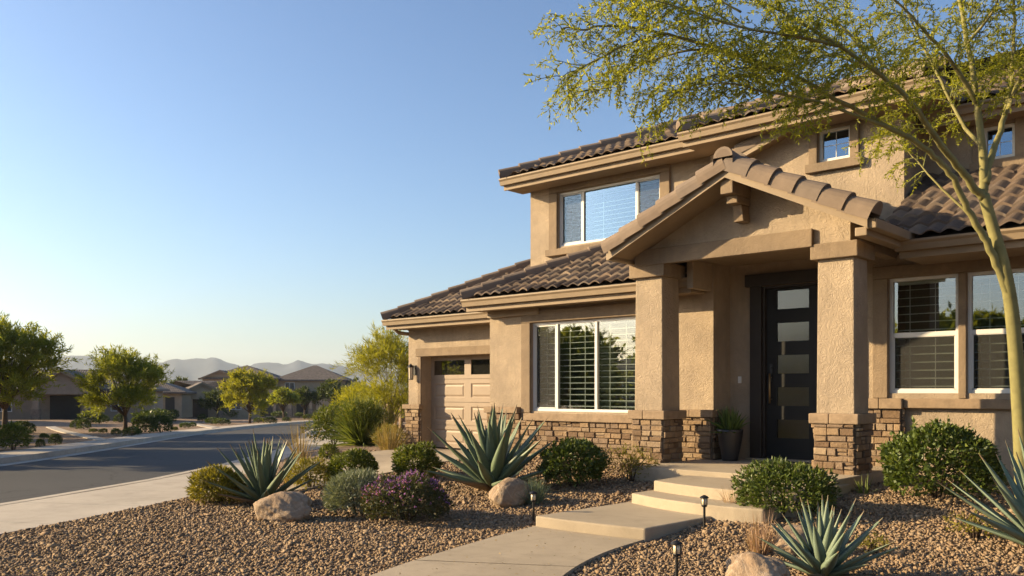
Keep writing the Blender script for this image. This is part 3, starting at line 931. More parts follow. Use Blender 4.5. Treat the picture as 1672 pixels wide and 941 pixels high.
def column(x0, x1):
    y0, y1 = PY + .03, PY + .03 + (x1 - x0)
    sh = MB()
    t = .012
    zt = pz_(3.15); zc = pz_(1.17)
    sh.hexa([(x0 - t, y0 - t, zc), (x1 + t, y0 - t, zc), (x1 + t, y1 + t, zc), (x0 - t, y1 + t, zc), (x0, y0, zt), (x1, y0, zt), (x1, y1, zt), (x0, y1, zt)])
    col = sh.build('column', M['stucco'], house, bevel=.012)
    e = .07
    part('column_cap', M['trim'], [(x0 - e, x1 + e, y0 - e, y1 + e, pz_(3.14), pz_(3.34))], .012, col)
    e = .085
    xm = (x0 + x1) / 2 - .05
    part('stone_cap', M['stone_cap'], [(x0 - e, xm - .002, y0 - e, y1 + e, pz_(1.045), pz_(1.175)), (xm + .002, x1 + e, y0 - e, y1 + e, pz_(1.045), pz_(1.175))], .014, col)
    sp = MB(); bk = MB(); e = .03; s = (x1 - x0) + 2 * e
    sd = int(abs(x0) * 100)
    stones(sp, bk, (x0 - e, y0 - e, .34), XR, NYF, s, .72, sd, ln=(.11, .21)); stones(sp, bk, (x1 + e, y0 - e, .34), YR_, NXR, s, .72, sd + 1, ln=(.11, .21))
    stones(sp, bk, (x1 + e, y1 + e, .34), (-1, 0, 0), (0, 1, 0), s, .72, sd + 2); stones(sp, bk, (x0 - e, y1 + e, .34), (0, -1, 0), (-1, 0, 0), s, .72, sd + 3)
    bk.box(x0 - e, x1 + e, y0 - e, y1 + e, .33, 1.062)
    st = sp.build('stone_base', M['stone'], col); bk.build('mortar', M['mortar'], col)
    part('footing', M['concrete'], [(x0 - e - .01, x1 + e + .01, y0 - e - .01, y1 + e + .01, -.2, .332)], .01, col)
    return col
column(*CXL)['label'] = 'left porch column of stucco on a stone base'
column(*CXR)['label'] = 'right porch column of stucco on a stone base'
# gable roof
FY = 10.08; BACK = 12.62
pitchP = (AP[1] - EZ) / (AP[0] - EXL)
pitchR = (AP[1] - EZ) / (EXR - AP[0])
roof = MB()
rdk = MB()
# deck with thickness and barge boards
for ex, pt in ((EXL, pitchP), (EXR, pitchR)):
    rdk.prism([(AP[0], FY, AP[1] - .05), (ex, FY, EZ - .05), (ex, FY, EZ - .10), (AP[0], FY, AP[1] - .10)], (0, BACK - FY, 0))
pr = rdk.build('porch_roof', M['soffit'], house, fixn=True); pr['label'] = 'gabled porch roof edged with barrel tiles'
roof_slope('tile_slope', [(EXL, FY + .16), (AP[0], FY + .16), (AP[0], BACK), (EXL, BACK)], EXL, EZ - .04, pitchP, M['tile'], pr, 'x', 1, 5)
roof_slope('tile_slope', [(AP[0], FY + .16), (EXR, FY + .16), (EXR, BACK - .4), (AP[0], BACK)], EXR, EZ - .04, pitchR, M['tile'], pr, 'x', -1, 6)
bb = MB()
for ex, sg in ((EXL, -1), (EXR, 1)):
    bb.prism([(AP[0], FY - .03, AP[1] + .02), (ex, FY - .03, EZ + .02), (ex, FY - .03, EZ - .125), (AP[0], FY - .03, AP[1] - .135)], (0, .045, 0))
bb.build('barge_board', M['fascia'], pr, fixn=True)
ct = MB()
caps(ct, (EXL - .03, FY + .05, EZ + .03), (AP[0] - .02, FY + .05, AP[1] + .03), .135, .31, .03, 10, 3, 1.0)
caps(ct, (EXR + .03, FY + .05, EZ + .03), (AP[0] + .02, FY + .05, AP[1] + .03), .135, .31, .03, 10, 4, 1.0)
caps(ct, (AP[0], FY - .05, AP[1] + .09), (AP[0], BACK, AP[1] + .09), .125, .38, .03, 10, 5, .95)
ct.build('rake_tile', M['cap_tile'], pr, True)
part('gutter', M['fascia'], [(EXR - .02, EXR + .09, FY + .0, 11.95, EZ - .13, EZ - .02), (EXR - .16, EXR - .022, FY + .02, 11.9, EZ - .20, EZ - .10)], .012, pr)
part('gutter', M['fascia'], [(EXL - .06, EXL + .04, FY + .0, 11.2, EZ - .13, EZ - .03)], .012, pr)
# corbel under the apex
cb = MB()
cb.box(AP[0] - .085, AP[0] + .085, FY + .02, PY - .002, AP[1] - .33, AP[1] - .15); cb.box(AP[0] - .075, AP[0] + .075, FY + .16, PY - .002, AP[1] - .43, AP[1] - .332)
cb.hexa([(AP[0] - .07, FY + .34, AP[1] - .64), (AP[0] + .07, FY + .34, AP[1] - .64), (AP[0] + .07, PY - .002, AP[1] - .64), (AP[0] - .07, PY - .002, AP[1] - .64), (AP[0] - .06, FY + .30, AP[1] - .433), (AP[0] + .06, FY + .30, AP[1] - .433), (AP[0] + .06, PY - .002, AP[1] - .433), (AP[0] - .06, PY - .002, AP[1] - .433)])
cb.build('corbel', M['trim'], house, bevel=.01)

# --- right wing
RY = 12.2
RW1 = (-4.22, -3.35, 1.43, 2.97); RW2 = (-3.25, -2.38, 1.43, 2.97)
wall_y('right_wall', RY, -4.62, 2.6, -.3, 3.28, [RW1, RW2], M['stucco'], .14)
window(RY, *RW1, [], 'white sash window right of the porch', rails=[(2.21, RW1[0] + .04, RW1[1] - .04)], screens=[(RW1[0] + .045, RW1[1] - .045, 1.475, 2.19)], slat=.108, tilt=9)
window(RY, *RW2, [], 'white sash window at the right edge behind the tree trunk', rails=[(2.21, RW2[0] + .04, RW2[1] - .04)], screens=[(RW2[0] + .045, RW2[1] - .045, 1.475, 2.19)], slat=.108, tilt=9)
part('window_trim', M['trim'], [(-4.42, -4.223, RY - .04, RY + .01, 1.365, 2.972), (-4.42, -2.2, RY - .04, RY + .01, 2.975, 3.14), (-3.347, -3.253, RY - .025, RY + .01, 1.365, 2.972), (-2.377, -2.2, RY - .04, RY + .01, 1.365, 2.972)], .01)
part('window_sill', M['stone_cap'], [(-4.0, 2.6, RY - .10, RY + .01, 1.235, 1.36)], .014)
part('wall_cap', M['stone_cap'], [(-4.62, -4.30, RY - .15, RY + .01, 1.225, 1.362), (-4.296, -4.003, RY - .15, RY + .01, 1.225, 1.362)], .012)
part('wall_base', M['stucco_smooth'], [(-4.0, 2.6, RY - .035, RY - .001, -.2, .72)], .01)
sp = MB(); bk = MB()
stones(sp, bk, (-4.60, RY - .07, .1), XR, NYF, .57, 1.125, 31); stones(sp, bk, (-4.03, RY - .07, .1), YR_, NXR, .065, 1.125, 32, ln=(.07, .07))
pier = sp.build('stone_pier', M['stone'], house); bk.build('mortar', M['mortar'], pier)

# --- upper storey
AY = 13.0
AW = (-10.60, -8.32, 4.20, 5.22)
wall_y('upper_wall', AY, -11.30, -5.9, 3.4, 5.5, [AW], M['stucco'], .14)
part('side_wall', M['stucco'], [(-11.30, -11.2, AY + .001, 17.5, 3.0, 5.5)], 0)
window(AY, *AW, [-10.05, -8.85], 'upper white three-pane window with blinds', glass='glass_sky_tint', slat=.080, tilt=8, screens=[(AW[0] + .05, -10.075, AW[2] + .05, AW[3] - .05), (-8.825, AW[1] - .05, AW[2] + .05, AW[3] - .05)])
part('window_trim', M['trim'], [(-10.80, -10.603, AY - .05, AY + .01, 4.16, 5.222), (-10.80, -8.12, AY - .05, AY + .01, 5.225, 5.37), (-8.317, -8.12, AY - .05, AY + .01, 4.16, 5.222), (-10.86, -8.06, AY - .09, AY + .01, 4.03, 4.157)], .012)
part('upper_pier', M['stucco'], [(-7.25, -6.54, 12.80, AY - .001, 3.4, 5.48)], 0)
UY = 12.6
CW = (-5.36, -4.885, 4.81, 5.28)
cw = MB()
# dormer wall: polygon with a raking left edge, opening cut by cells
wall_y('dormer_wall', UY, -6.0, -4.15, 3.4, 5.48, [CW], M['stucco'], .12)
cw.face([(-6.62, UY, 3.4), (-6.0, UY, 3.4), (-6.0, UY, 5.24), (-6.62, UY, 5.02)])
cw.face([(-6.62, UY, 3.4), (-6.62, UY, 5.02), (-6.62, AY, 5.02), (-6.62, AY, 3.4)])
cw.build('dormer_side', M['stucco'], house); cw = MB()
cw.face([(-4.15, UY, 3.4), (-4.15, 13.6, 3.4), (-4.15, 13.6, 5.48), (-4.15, UY, 5.48)])
cw.build('dormer_side', M['stucco'], house)
window(UY, *CW, [], 'small square white window with four lites on the dormer', grid=([(CW[0] + CW[1]) / 2], [(CW[2] + CW[3]) / 2]), glass='glass_sky_tint', blind=False)
part('window_trim', M['trim'], [(CW[0] - .13, CW[0] - .003, UY - .05, UY + .01, 4.79, 5.40), (CW[1] + .003, CW[1] + .13, UY - .05, UY + .01, 4.79, 5.40), (CW[0], CW[1], UY - .05, UY + .01, 5.283, 5.40), (CW[0] - .17, CW[1] + .17, UY - .09, UY + .01, 4.66, 4.787)], .01)
# raking cornice of the dormer
rk = MB(); sl_ = .345
ra_, rb_ = (-6.78, 5.0), (-5.1, 5.0 + .345 * 1.68)
rk.prism([(ra_[0], UY - .30, ra_[1] + .03), (rb_[0], UY - .30, rb_[1] + .03), (rb_[0], UY - .30, rb_[1] - .11), (ra_[0], UY - .30, ra_[1] - .11)], (0, .045, 0))
rk.prism([(ra_[0], UY - .25, ra_[1] + .0), (rb_[0], UY - .25, rb_[1] + .0), (rb_[0], UY - .25, rb_[1] - .05), (ra_[0], UY - .25, ra_[1] - .05)], (0, .7, 0))
rko = rk.build('dormer_cornice', M['fascia'], house, fixn=True)
ct = MB(); caps(ct, (ra_[0], UY - .22, ra_[1] + .05), (rb_[0], UY - .22, rb_[1] + .05), .10, .30, .03, 9, 8, 1.0); ct.build('rake_tile', M['cap_tile'], rko, True)
UD = 13.4
DW = (-3.37, -2.97, 4.64, 5.10)
wall_y('upper_wall', UD, -4.15, 2.6, 3.6, 5.4, [DW], M['stucco'], .12)
window(UD, *DW, [], 'small white window of the upper right wall seen through branches', grid=([(DW[0] + DW[1]) / 2], [(DW[2] + DW[3]) / 2]), glass='glass_sky_tint', blind=False)
part('window_trim', M['trim'], [(DW[0] - .12, DW[0] - .003, UD - .04, UD + .01, 4.62, 5.2), (DW[1] + .003, DW[1] + .12, UD - .04, UD + .01, 4.62, 5.2), (DW[0] - .15, DW[1] + .15, UD - .07, UD + .01, 4.5, 4.617)], .01)
part('side_wall', M['stucco'], [(2.5, 2.6, RY + .001, 18, -.3, 5.4), (-11.2, 2.5, 17.4, 17.5, 3.0, 5.4)], 0)

# --- big roofs
def eave(parent, x0, x1, y, z, wall, left=True, right=False, h=.13):
    """gutter, fascia and soffit along an eave that faces -y"""
    g = MB()
    # ogee-like gutter
    pts = [(y - .02, z + .0), (y - .055, z - .005), (y - .055, z - .03), (y - .03, z - .06), (y - .012, z - h), (y + .06, z - h), (y + .06, z + .0)]
    g.prism([(x0, a, b) for a, b in pts], (x1 - x0, 0, 0))
    g.build('gutter', M['fascia'], parent, fixn=True)
    s = MB(); s.box(x0 + .03, x1 - .03, y + .062, y + .10, z - h - .085, z + .0); s.box(x0 + .04, x1 - .04, y + .1, wall + .02, z - h - .07, z - h - .04)
    s.build('soffit', M['soffit'], parent)
# garage roof
gr_p = .53; GE = 12.72; GXE = -15.38; GZ = 3.08
groof = MB(); groof.face([(GXE, GE, GZ - .04), (-11, GE, GZ - .04), (-11, 16.6, GZ - .04 + gr_p * 3.88), (GXE + 3.88, 16.6, GZ - .04 + gr_p * 3.88)])
groof.face([(GXE, GE, GZ - .04), (GXE + 3.88, 16.6, GZ - .04 + gr_p * 3.88), (GXE + 3.88, 17.2, GZ - .04 + gr_p * 3.88), (GXE, 21, GZ - .04)])
groof.face([(GXE, 21, GZ - .04), (GXE + 3.88, 17.2, GZ - .04 + gr_p * 3.88), (-11, 17.2, GZ - .04 + gr_p * 3.88), (-11, 21, GZ - .04)])
gro = groof.build('garage_roof', M['felt'], house); gro['label'] = 'low hipped tile roof over the garage'
roof_slope('tile_slope', [(GXE, GE), (-10.9, GE), (-10.9, 16.5), (GXE + 3.78, 16.5)], GE, GZ, gr_p, M['tile'], gro, 'y', 1, 21)
roof_slope('tile_slope', [(GXE, GE), (GXE + 3.8, 16.52), (GXE + 3.8, 17.2), (GXE, 21)], GXE, GZ, gr_p, M['tile'], gro, 'x', 1, 22)
ct = MB(); caps(ct, (GXE - .02, GE - .02, GZ + .045), (GXE + 3.7, GE + 3.7, GZ + .045 + gr_p * 3.72), .12, .40, .03, 9, 23)
ct.build('hip_tile', M['cap_tile'], gro, True)
eave(gro, GXE - .06, -11.1, GE, GZ - .02, GY)
part('side_gutter', M['fascia'], [(GXE - .07, GXE + .02, GE + .06, 21, GZ - .15, GZ - .03), (GXE + .02, GX0, GE + .1, 21, GZ - .14, GZ - .10)], .01, gro)
dsp = MB()
dsp.tube([(GXE + .02, 13.0, GZ - .15), (GXE + .02, 13.0, GZ - .22), (GXE + .05, 13.08, GZ - .29), (GXE + .10, 13.22, GZ - .31), (GXE + .13, 13.5, GZ - .31)], .042, 8)
dsp.build('downspout', M['fascia'], house, True)
# window-wing roof
wr_p = .485; WE = 11.12; WXE = -11.22; WZ = 3.12
wro_m = MB(); wro_m.face([(WXE, WE, WZ - .04), (-6.6, WE, WZ - .04), (-6.6, 13.0, WZ - .04 + wr_p * 1.88), (WXE + 1.88, 13.0, WZ - .04 + wr_p * 1.88)])
wro_m.face([(WXE, WE, WZ - .04), (WXE + 1.88, 13.0, WZ - .04 + wr_p * 1.88), (WXE + 1.88, 15, WZ - .04 + wr_p * 1.88), (WXE, 15, WZ - .04)])
wro = wro_m.build('wing_roof', M['felt'], house); wro['label'] = 'lower tile roof over the wide window'
roof_slope('tile_slope', [(WXE, WE), (-6.6, WE), (-6.6, 13.02), (WXE + 1.9, 13.02)], WE, WZ, wr_p, M['tile'], wro, 'y', 1, 31)
roof_slope('tile_slope', [(WXE, WE), (WXE + 1.9, 13.02), (WXE + 1.9, 14.5), (WXE, 14.5)], WXE, WZ, wr_p, M['tile'], wro, 'x', 1, 32)
ct = MB(); caps(ct, (WXE - .02, WE - .02, WZ + .045), (WXE + 1.88, WE + 1.88, WZ + .045 + wr_p * 1.9), .12, .40, .03, 9, 33)
ct.build('hip_tile', M['cap_tile'], wro, True)
eave(wro, WXE - .06, -6.62, WE, WZ - .02, WY)
part('roof_end', M['stucco_smooth'], [(-6.63, -6.53, WE - .08, WY - .002, 2.93, 3.335)], .008, wro)
# upper main roof
up = .42; UE = 12.42; UXE = -11.50; UZ = 5.56; UR = 15.15; RZ = UZ + up * (UR - UE)
um = MB()
um.face([(UXE, UE, UZ - .04), (-4.4, UE, UZ - .04), (-4.4, UR, RZ - .04), (UXE + UR - UE, UR, RZ - .04)])
um.face([(UXE, UE, UZ - .04), (UXE + UR - UE, UR, RZ - .04), (UXE, 2 * UR - UE, UZ - .04)])
um.face([(UXE, 2 * UR - UE, UZ - .04), (UXE + UR - UE, UR, RZ - .04), (2.6, UR, RZ - .04), (2.6, 2 * UR - UE, UZ - .04)])
umo = um.build('upper_roof', M['felt'], house); umo['label'] = 'upper hipped tile roof'
roof_slope('tile_slope', [(UXE, UE), (-4.4, UE), (-4.4, UR), (UXE + UR - UE, UR)], UE, UZ, up, M['tile'], umo, 'y', 1, 41)
roof_slope('tile_slope', [(UXE, UE), (UXE + UR - UE, UR), (UXE, 2 * UR - UE)], UXE, UZ, up, M['tile'], umo, 'x', 1, 42)
ct = MB(); d = UR - UE
caps(ct, (UXE - .02, UE - .02, UZ + .045), (UXE + d, UR, RZ + .07), .12, .40, .03, 9, 43)
caps(ct, (UXE + d, UR, RZ + .05), (-4.35, UR, RZ + .05), .12, .40, .03, 9, 44)
um_e = MB(); um_e.prism([(-4.42, 12.9, UZ + .1), (-4.42, UR, RZ - .0), (-4.42, 2 * UR - UE, UZ - .1), (-4.42, 12.9, UZ - .5)], (.03, 0, 0)); um_e.build('roof_end', M['fascia'], umo, fixn=True)
ct.build('ridge_tile', M['cap_tile'], umo, True)
eave(umo, UXE - .06, -7.05, UE, UZ - .02, AY)
# projecting upper roof
BE = 12.02; BXL, BXR = -7.30, -3.62; BZ = 5.53; bp_ = .36
BD = (BXR - BXL) / 2; BR = BE + BD; BRZ = BZ + bp_ * BD; BXM = (BXL + BXR) / 2
bm_ = MB()
bm_.face([(BXL, BE, BZ - .04), (BXR, BE, BZ - .04), (BXM, BR, BRZ - .04)])
bm_.face([(BXL, BE, BZ - .04), (BXM, BR, BRZ - .04), (BXM, BR + 1.3, BRZ - .04), (BXL, BR + 1.3, BZ - .04)])
bm_.face([(BXR, BE, BZ - .04), (BXR, BR + 1.3, BZ - .04), (BXM, BR + 1.3, BRZ - .04), (BXM, BR, BRZ - .04)])
bro = bm_.build('front_roof', M['felt'], house); bro['label'] = 'projecting upper tile roof over the dormer'
roof_slope('tile_slope', [(BXL, BE), (BXR, BE), (BXM, BR)], BE, BZ, bp_, M['tile'], bro, 'y', 1, 51)
roof_slope('tile_slope', [(BXL, BE), (BXM, BR), (BXM, BR + 1.2), (BXL, BR + 1.2)], BXL, BZ, bp_, M['tile'], bro, 'x', 1, 52)
roof_slope('tile_slope', [(BXR, BE), (BXR, BR + 1.2), (BXM, BR + 1.2), (BXM, BR)], BXR, BZ, bp_, M['tile'], bro, 'x', -1, 56)
ct = MB()
caps(ct, (BXL - .02, BE - .02, BZ + .045), (BXM, BR, BRZ + .045), .12, .40, .03, 9, 53)
caps(ct, (BXR + .02, BE - .02, BZ + .045), (BXM, BR, BRZ + .045), .12, .38, .03, 9, 54)
caps(ct, (BXM, BR - .1, BRZ + .05), (BXM, BR + 1.2, BRZ + .05), .12, .38, .03, 9, 55)
ct.build('ridge_tile', M['cap_tile'], bro, True)
bb = MB(); bb.box(BXR - .02, BXR + .08, BE + .062, 13.3, BZ - .15, BZ - .02); bb.build('side_gutter', M['fascia'], bro)
eave(bro, BXL - .06, BXR + .05, BE, BZ - .02, 12.8)
part('soffit_return', M['soffit'], [(BXL + .0, -6.0, 12.1, 13.0, BZ - .23, BZ - .20)], 0, bro)
# upper right roof
DE = 12.95; DZ = 5.36; DR = 17.0; DRZ = DZ + .44 * (DR - DE)
dm = MB(); dm.face([(BXR - .6, DE, DZ - .04), (3.0, DE, DZ - .04), (3.0, DR, DRZ - .04), (BXR - .6, DR, DRZ - .04)])
dm.face([(BXR - .6, DR, DRZ - .04), (3.0, DR, DRZ - .04), (3.0, 21, DZ - .04), (BXR - .6, 21, DZ - .04)])
dro = dm.build('rear_roof', M['felt'], house); dro['label'] = 'upper right tile roof behind the tree'
roof_slope('tile_slope', [(BXR - .5, DE), (3.0, DE), (3.0, DR), (BXR - .5, DR)], DE, DZ, .44, M['tile'], dro, 'y', 1, 61)
ct = MB(); caps(ct, (BXR - .4, DR, DRZ + .06), (3.0, DR, DRZ + .06), .12, .40, .03, 9, 63); ct.build('ridge_tile', M['cap_tile'], dro, True)
eave(dro, BXR - .4, 3.0, DE, DZ - .02, UD)
# right wing roof
RE = 11.25; RXE = -3.95; RZ0 = 3.33; rp = .55
rm = MB(); rm.face([(RXE, RE, RZ0 - .04), (3.0, RE, RZ0 - .04), (3.0, 13.42, RZ0 - .04 + rp * 2.17), (RXE, 13.42, RZ0 - .04 + rp * 2.17)])
rro = rm.build('right_roof', M['felt'], house); rro['label'] = 'lower tile roof right of the porch'
roof_slope('tile_slope', [(-4.14, RE), (3.0, RE), (3.0, 13.42), (-4.14, 13.42)], RE, RZ0, rp, M['tile'], rro, 'y', 1, 71)
eave(rro, RXE + .14, 3.0, RE, RZ0 - .02, RY)

# ------------------------------------------------------------------ path, steps, porch slab
pathm = MB()
pl = [(-6.05, 7.06), (-4.72, 7.10)]
L_ = catmull([(-6.08, 7.08), (-5.86, 6.0), (-5.48, 4.6), (-4.9, 3.2), (-4.1, 2.0), (-3.0, 1.0)], 8)
R_ = catmull([(-4.74, 7.10), (-4.62, 6.3), (-4.32, 5.4), (-3.75, 4.3), (-2.95, 3.2), (-1.9, 2.3)], 8)
def pathtop(p): return .035
cuts = [0, 14, 27, 40]
for a, b in zip(cuts[:-1], cuts[1:]):
    for i in range(a, b):
        q = [L_[i], R_[i], R_[i + 1], L_[i + 1]]
        if i == a and a: q[0] = L_[i] * .9 + L_[i + 1] * .1; q[1] = R_[i] * .9 + R_[i + 1] * .1
        pathm.face([(p[0], p[1], .035) for p in reversed(q)])
        for s in ((L_[i], L_[i + 1]), (R_[i + 1], R_[i])):
            pathm.face([(s[0][0], s[0][1], .035), (s[1][0], s[1][1], .035), (s[1][0], s[1][1], -.1), (s[0][0], s[0][1], -.1)])
po = pathm.build('path', M['concrete'], fixn=False); tag(po, 'pale concrete garden path leading to the entry steps', 'path', None, 'structure')

def slab(mb, front, back, z0, z1):
    """front: list of plan points left->right, back: (left, right)"""
    poly = [(p[0], p[1]) for p in front] + [back[1], back[0]]
    mb.prism([(x, y, z0) for x, y in poly], (0, 0, z1 - z0))
def arc(xl, yl, xr, yr, bulge, n=12):
    out = []
    for i in range(n + 1):
        s = i / n
        out.append((xl + (xr - xl) * s, yl + (yr - yl) * s - bulge * 4 * s * (1 - s)))
    return out
steps = thing('entry_steps', 'curved concrete entry steps climbing from the path to the porch', 'steps', (-5.3, 9.0, .1))
mb = MB(); slab(mb, arc(-6.06, 7.05, -4.72, 7.10, .04), ((-6.0, 9.2), (-4.62, 9.2)), -.1, .145); mb.build('landing', M['concrete'], steps, bevel=.018, fixn=True)
mb = MB(); slab(mb, arc(-5.92, 8.62, -4.1, 8.30, .16), ((-5.92, 9.4), (-4.1, 9.4)), .0, .262); mb.build('tread', M['concrete'], steps, bevel=.018, fixn=True)
mb = MB(); slab(mb, arc(-5.86, 9.0, -3.95, 8.72, .14), ((-5.95, 10.2), (-3.95, 10.2)), .1, .385); mb.build('tread', M['concrete'], steps, bevel=.018, fixn=True)
mb = MB(); mb.box(-6.76, -4.0, 9.85, DY + .1, .0, .45); ps = mb.build('porch_slab', M['concrete'], house, bevel=.012)

mt = MB(); mt.box(-5.75, -4.85, 11.42, 11.90, .451, .467)
mto = mt.build('doormat', M['mat'], None, bevel=.006); tag(mto, 'dark doormat lying in front of the black front door', 'doormat')

# ------------------------------------------------------------------ foliage builders
def unit(a): return a / np.maximum(np.linalg.norm(a, axis=-1, keepdims=True), 1e-9)
def leaves(P, A, L, Wd, rng, fold=.25, Nrm=None):
    """rhombic leaves: P base points, A axes. returns V, F (quads)"""
    n = len(P); A = unit(A)
    R = rng.normal(size=(n, 3)) if Nrm is None else Nrm + .5 * rng.normal(size=(n, 3))
    S = unit(np.cross(A, R)); N = np.cross(S, A)
    L = np.broadcast_to(L, (n,))[:, None]; Wd = np.broadcast_to(Wd, (n,))[:, None]
    mid = P + A * L * .45 + N * Wd * fold
    V = np.stack([P, mid + S * Wd * .5, P + A * L, mid - S * Wd * .5], 1).reshape(-1, 3)
    F = np.arange(4 * n).reshape(n, 4)
    return V, F
def lump(D, rng_seed, k=6, amp=.12):
    r = np.random.RandomState(rng_seed); out = np.zeros(len(D))
    for _ in range(k):
        w = r.normal(size=3) * r.uniform(2, 5.5); out += np.sin(D @ w + r.rand() * 6.28)
    return 1 + amp * out / math.sqrt(k)
def sphere_dirs(n, rng, zmin=-.35):
    D = unit(rng.normal(size=(int(n * 2.2) + 10, 3))); D = D[D[:, 2] > zmin][:n]
    return D
def stems(mb, R, h, n, rnd, r0=.012):
    for i in range(n):
        a = rnd.uniform(0, 6.28); q = rnd.uniform(.3, .75)
        e = Vector((math.cos(a) * R * q, math.sin(a) * R * q, h * rnd.uniform(.45, .8)))
        mb.tube([Vector((math.cos(a) * .03, math.sin(a) * .03, -.03)), e * .5 + Vector((0, 0, .04)), e], [r0, r0 * .7, r0 * .35], 5)
def round_shrub(name, loc, rx, h, label, mat='leaf_round', n=4500, leaf=.045, wd=.024, seed=1, lumps=.15, shaggy=.35, ry=None, cat='shrub', group=None, inner=.45):
    rng = np.random.RandomState(seed); rnd = random.Random(seed); ry = ry or rx
    t = thing(name, label, cat, loc, 0, group)
    D = sphere_dirs(n, rng, -.55)
    gap = lump(D, seed + 500, 9, 1.) - 1
    D = D[(gap > -.95) | (rng.rand(len(D)) < .30)]
    f = 1 - inner * rng.rand(len(D)) ** 2.2
    rr = lump(D, seed, 7, lumps) * f
    hz = h * .56
    P = np.stack([D[:, 0] * rx * rr, D[:, 1] * ry * rr, h * .46 + D[:, 2] * hz * rr], 1)
    P[:, 2] = np.maximum(P[:, 2], .01)
    A = D + shaggy * 1.6 * rng.normal(size=D.shape) + np.array([0, 0, .35])
    # stray shoots breaking the outline
    ns = max(10, n // 90); Ds = sphere_dirs(ns, rng, .0); ns = len(Ds); kk = 9
    s0 = np.stack([Ds[:, 0] * rx, Ds[:, 1] * ry, h * .46 + Ds[:, 2] * hz], 1) * .93
    dd = unit(Ds + .5 * rng.normal(size=Ds.shape) + np.array([0, 0, .5]))
    ln_ = (rx * rng.uniform(.08, .30, ns))[:, None] * (np.arange(kk) / kk)[None]
    Ps = (s0[:, None] + dd[:, None] * ln_[:, :, None]).reshape(-1, 3); As = np.repeat(dd, kk, 0) + .9 * rng.normal(size=(ns * kk, 3))
    P = np.concatenate([P, Ps]); A = np.concatenate([A, As]); D = np.concatenate([D, np.repeat(Ds, kk, 0)])
    V, F = leaves(P, A, leaf * rng.uniform(.6, 1.4, len(P)), wd * rng.uniform(.65, 1.35, len(P)), rng, .25, D)
    npmesh('foliage', V, F, M[mat], t, np.clip(rng.beta(2, 2.4, len(F)), 0, 1))
    mb = MB(); stems(mb, rx, h, 9, rnd); mb.build('stem', M['bark_dark'], t, True, local=True)
    return t
def blades(n, rng, L, spread, wd, droop=.4, base=.04, lmin=.6, seg=4, lean=(0, 0)):
    """tuft of curved blades; returns V,F,tone"""
    az = rng.rand(n) * 6.283; el = np.clip(math.pi / 2 - np.abs(rng.normal(size=n)) * spread, .08, 1.57)
    ln = L * rng.uniform(lmin, 1.05, n)
    d = np.stack([np.cos(az) * np.cos(el), np.sin(az) * np.cos(el), np.sin(el)], 1)
    d[:, 0] += lean[0]; d[:, 1] += lean[1]; d = unit(d)
    p0 = np.stack([np.cos(az), np.sin(az), np.zeros(n)], 1) * (base * np.sqrt(rng.rand(n)))[:, None]
    S = unit(np.cross(d, rng.normal(size=(n, 3))))
    rows = []
    for k in range(seg + 1):
        s = k / seg
        q = p0 + d * (ln * s)[:, None]
        q[:, 2] -= droop * ln * s ** 2 * np.cos(el) * .8
        q[:, 2] = np.maximum(q[:, 2], .005)
        w = wd * (1 - s ** 1.6) * .5 + wd * .03
        rows.append(np.stack([q - S * w, q + S * w], 1))
    V = np.stack(rows, 1).reshape(n, -1, 3)
    Fs = []
    m = 2 * (seg + 1)
    for k in range(seg):
        Fs.append(np.stack([np.arange(n) * m + 2 * k, np.arange(n) * m + 2 * k + 1, np.arange(n) * m + 2 * k + 3, np.arange(n) * m + 2 * k + 2], 1))
    F = np.stack(Fs, 1).reshape(-1, 4)
    tone = np.repeat(rng.beta(2, 2, n), seg)
    return V.reshape(-1, 3), F, tone
def tuft(name, loc, L, n, label, mat='dry', spread=.45, wd=.008, droop=.5, seed=1, base=.06, cat='grass tuft', group=None, lean=(0, 0)):
    rng = np.random.RandomState(seed)
    V, F, tn = blades(n, rng, L, spread, wd, droop, base, lean=lean)
    o = npmesh(name, V, F, M[mat], None, tn); o.location = loc
    tag(o, label, cat, group)
    return o

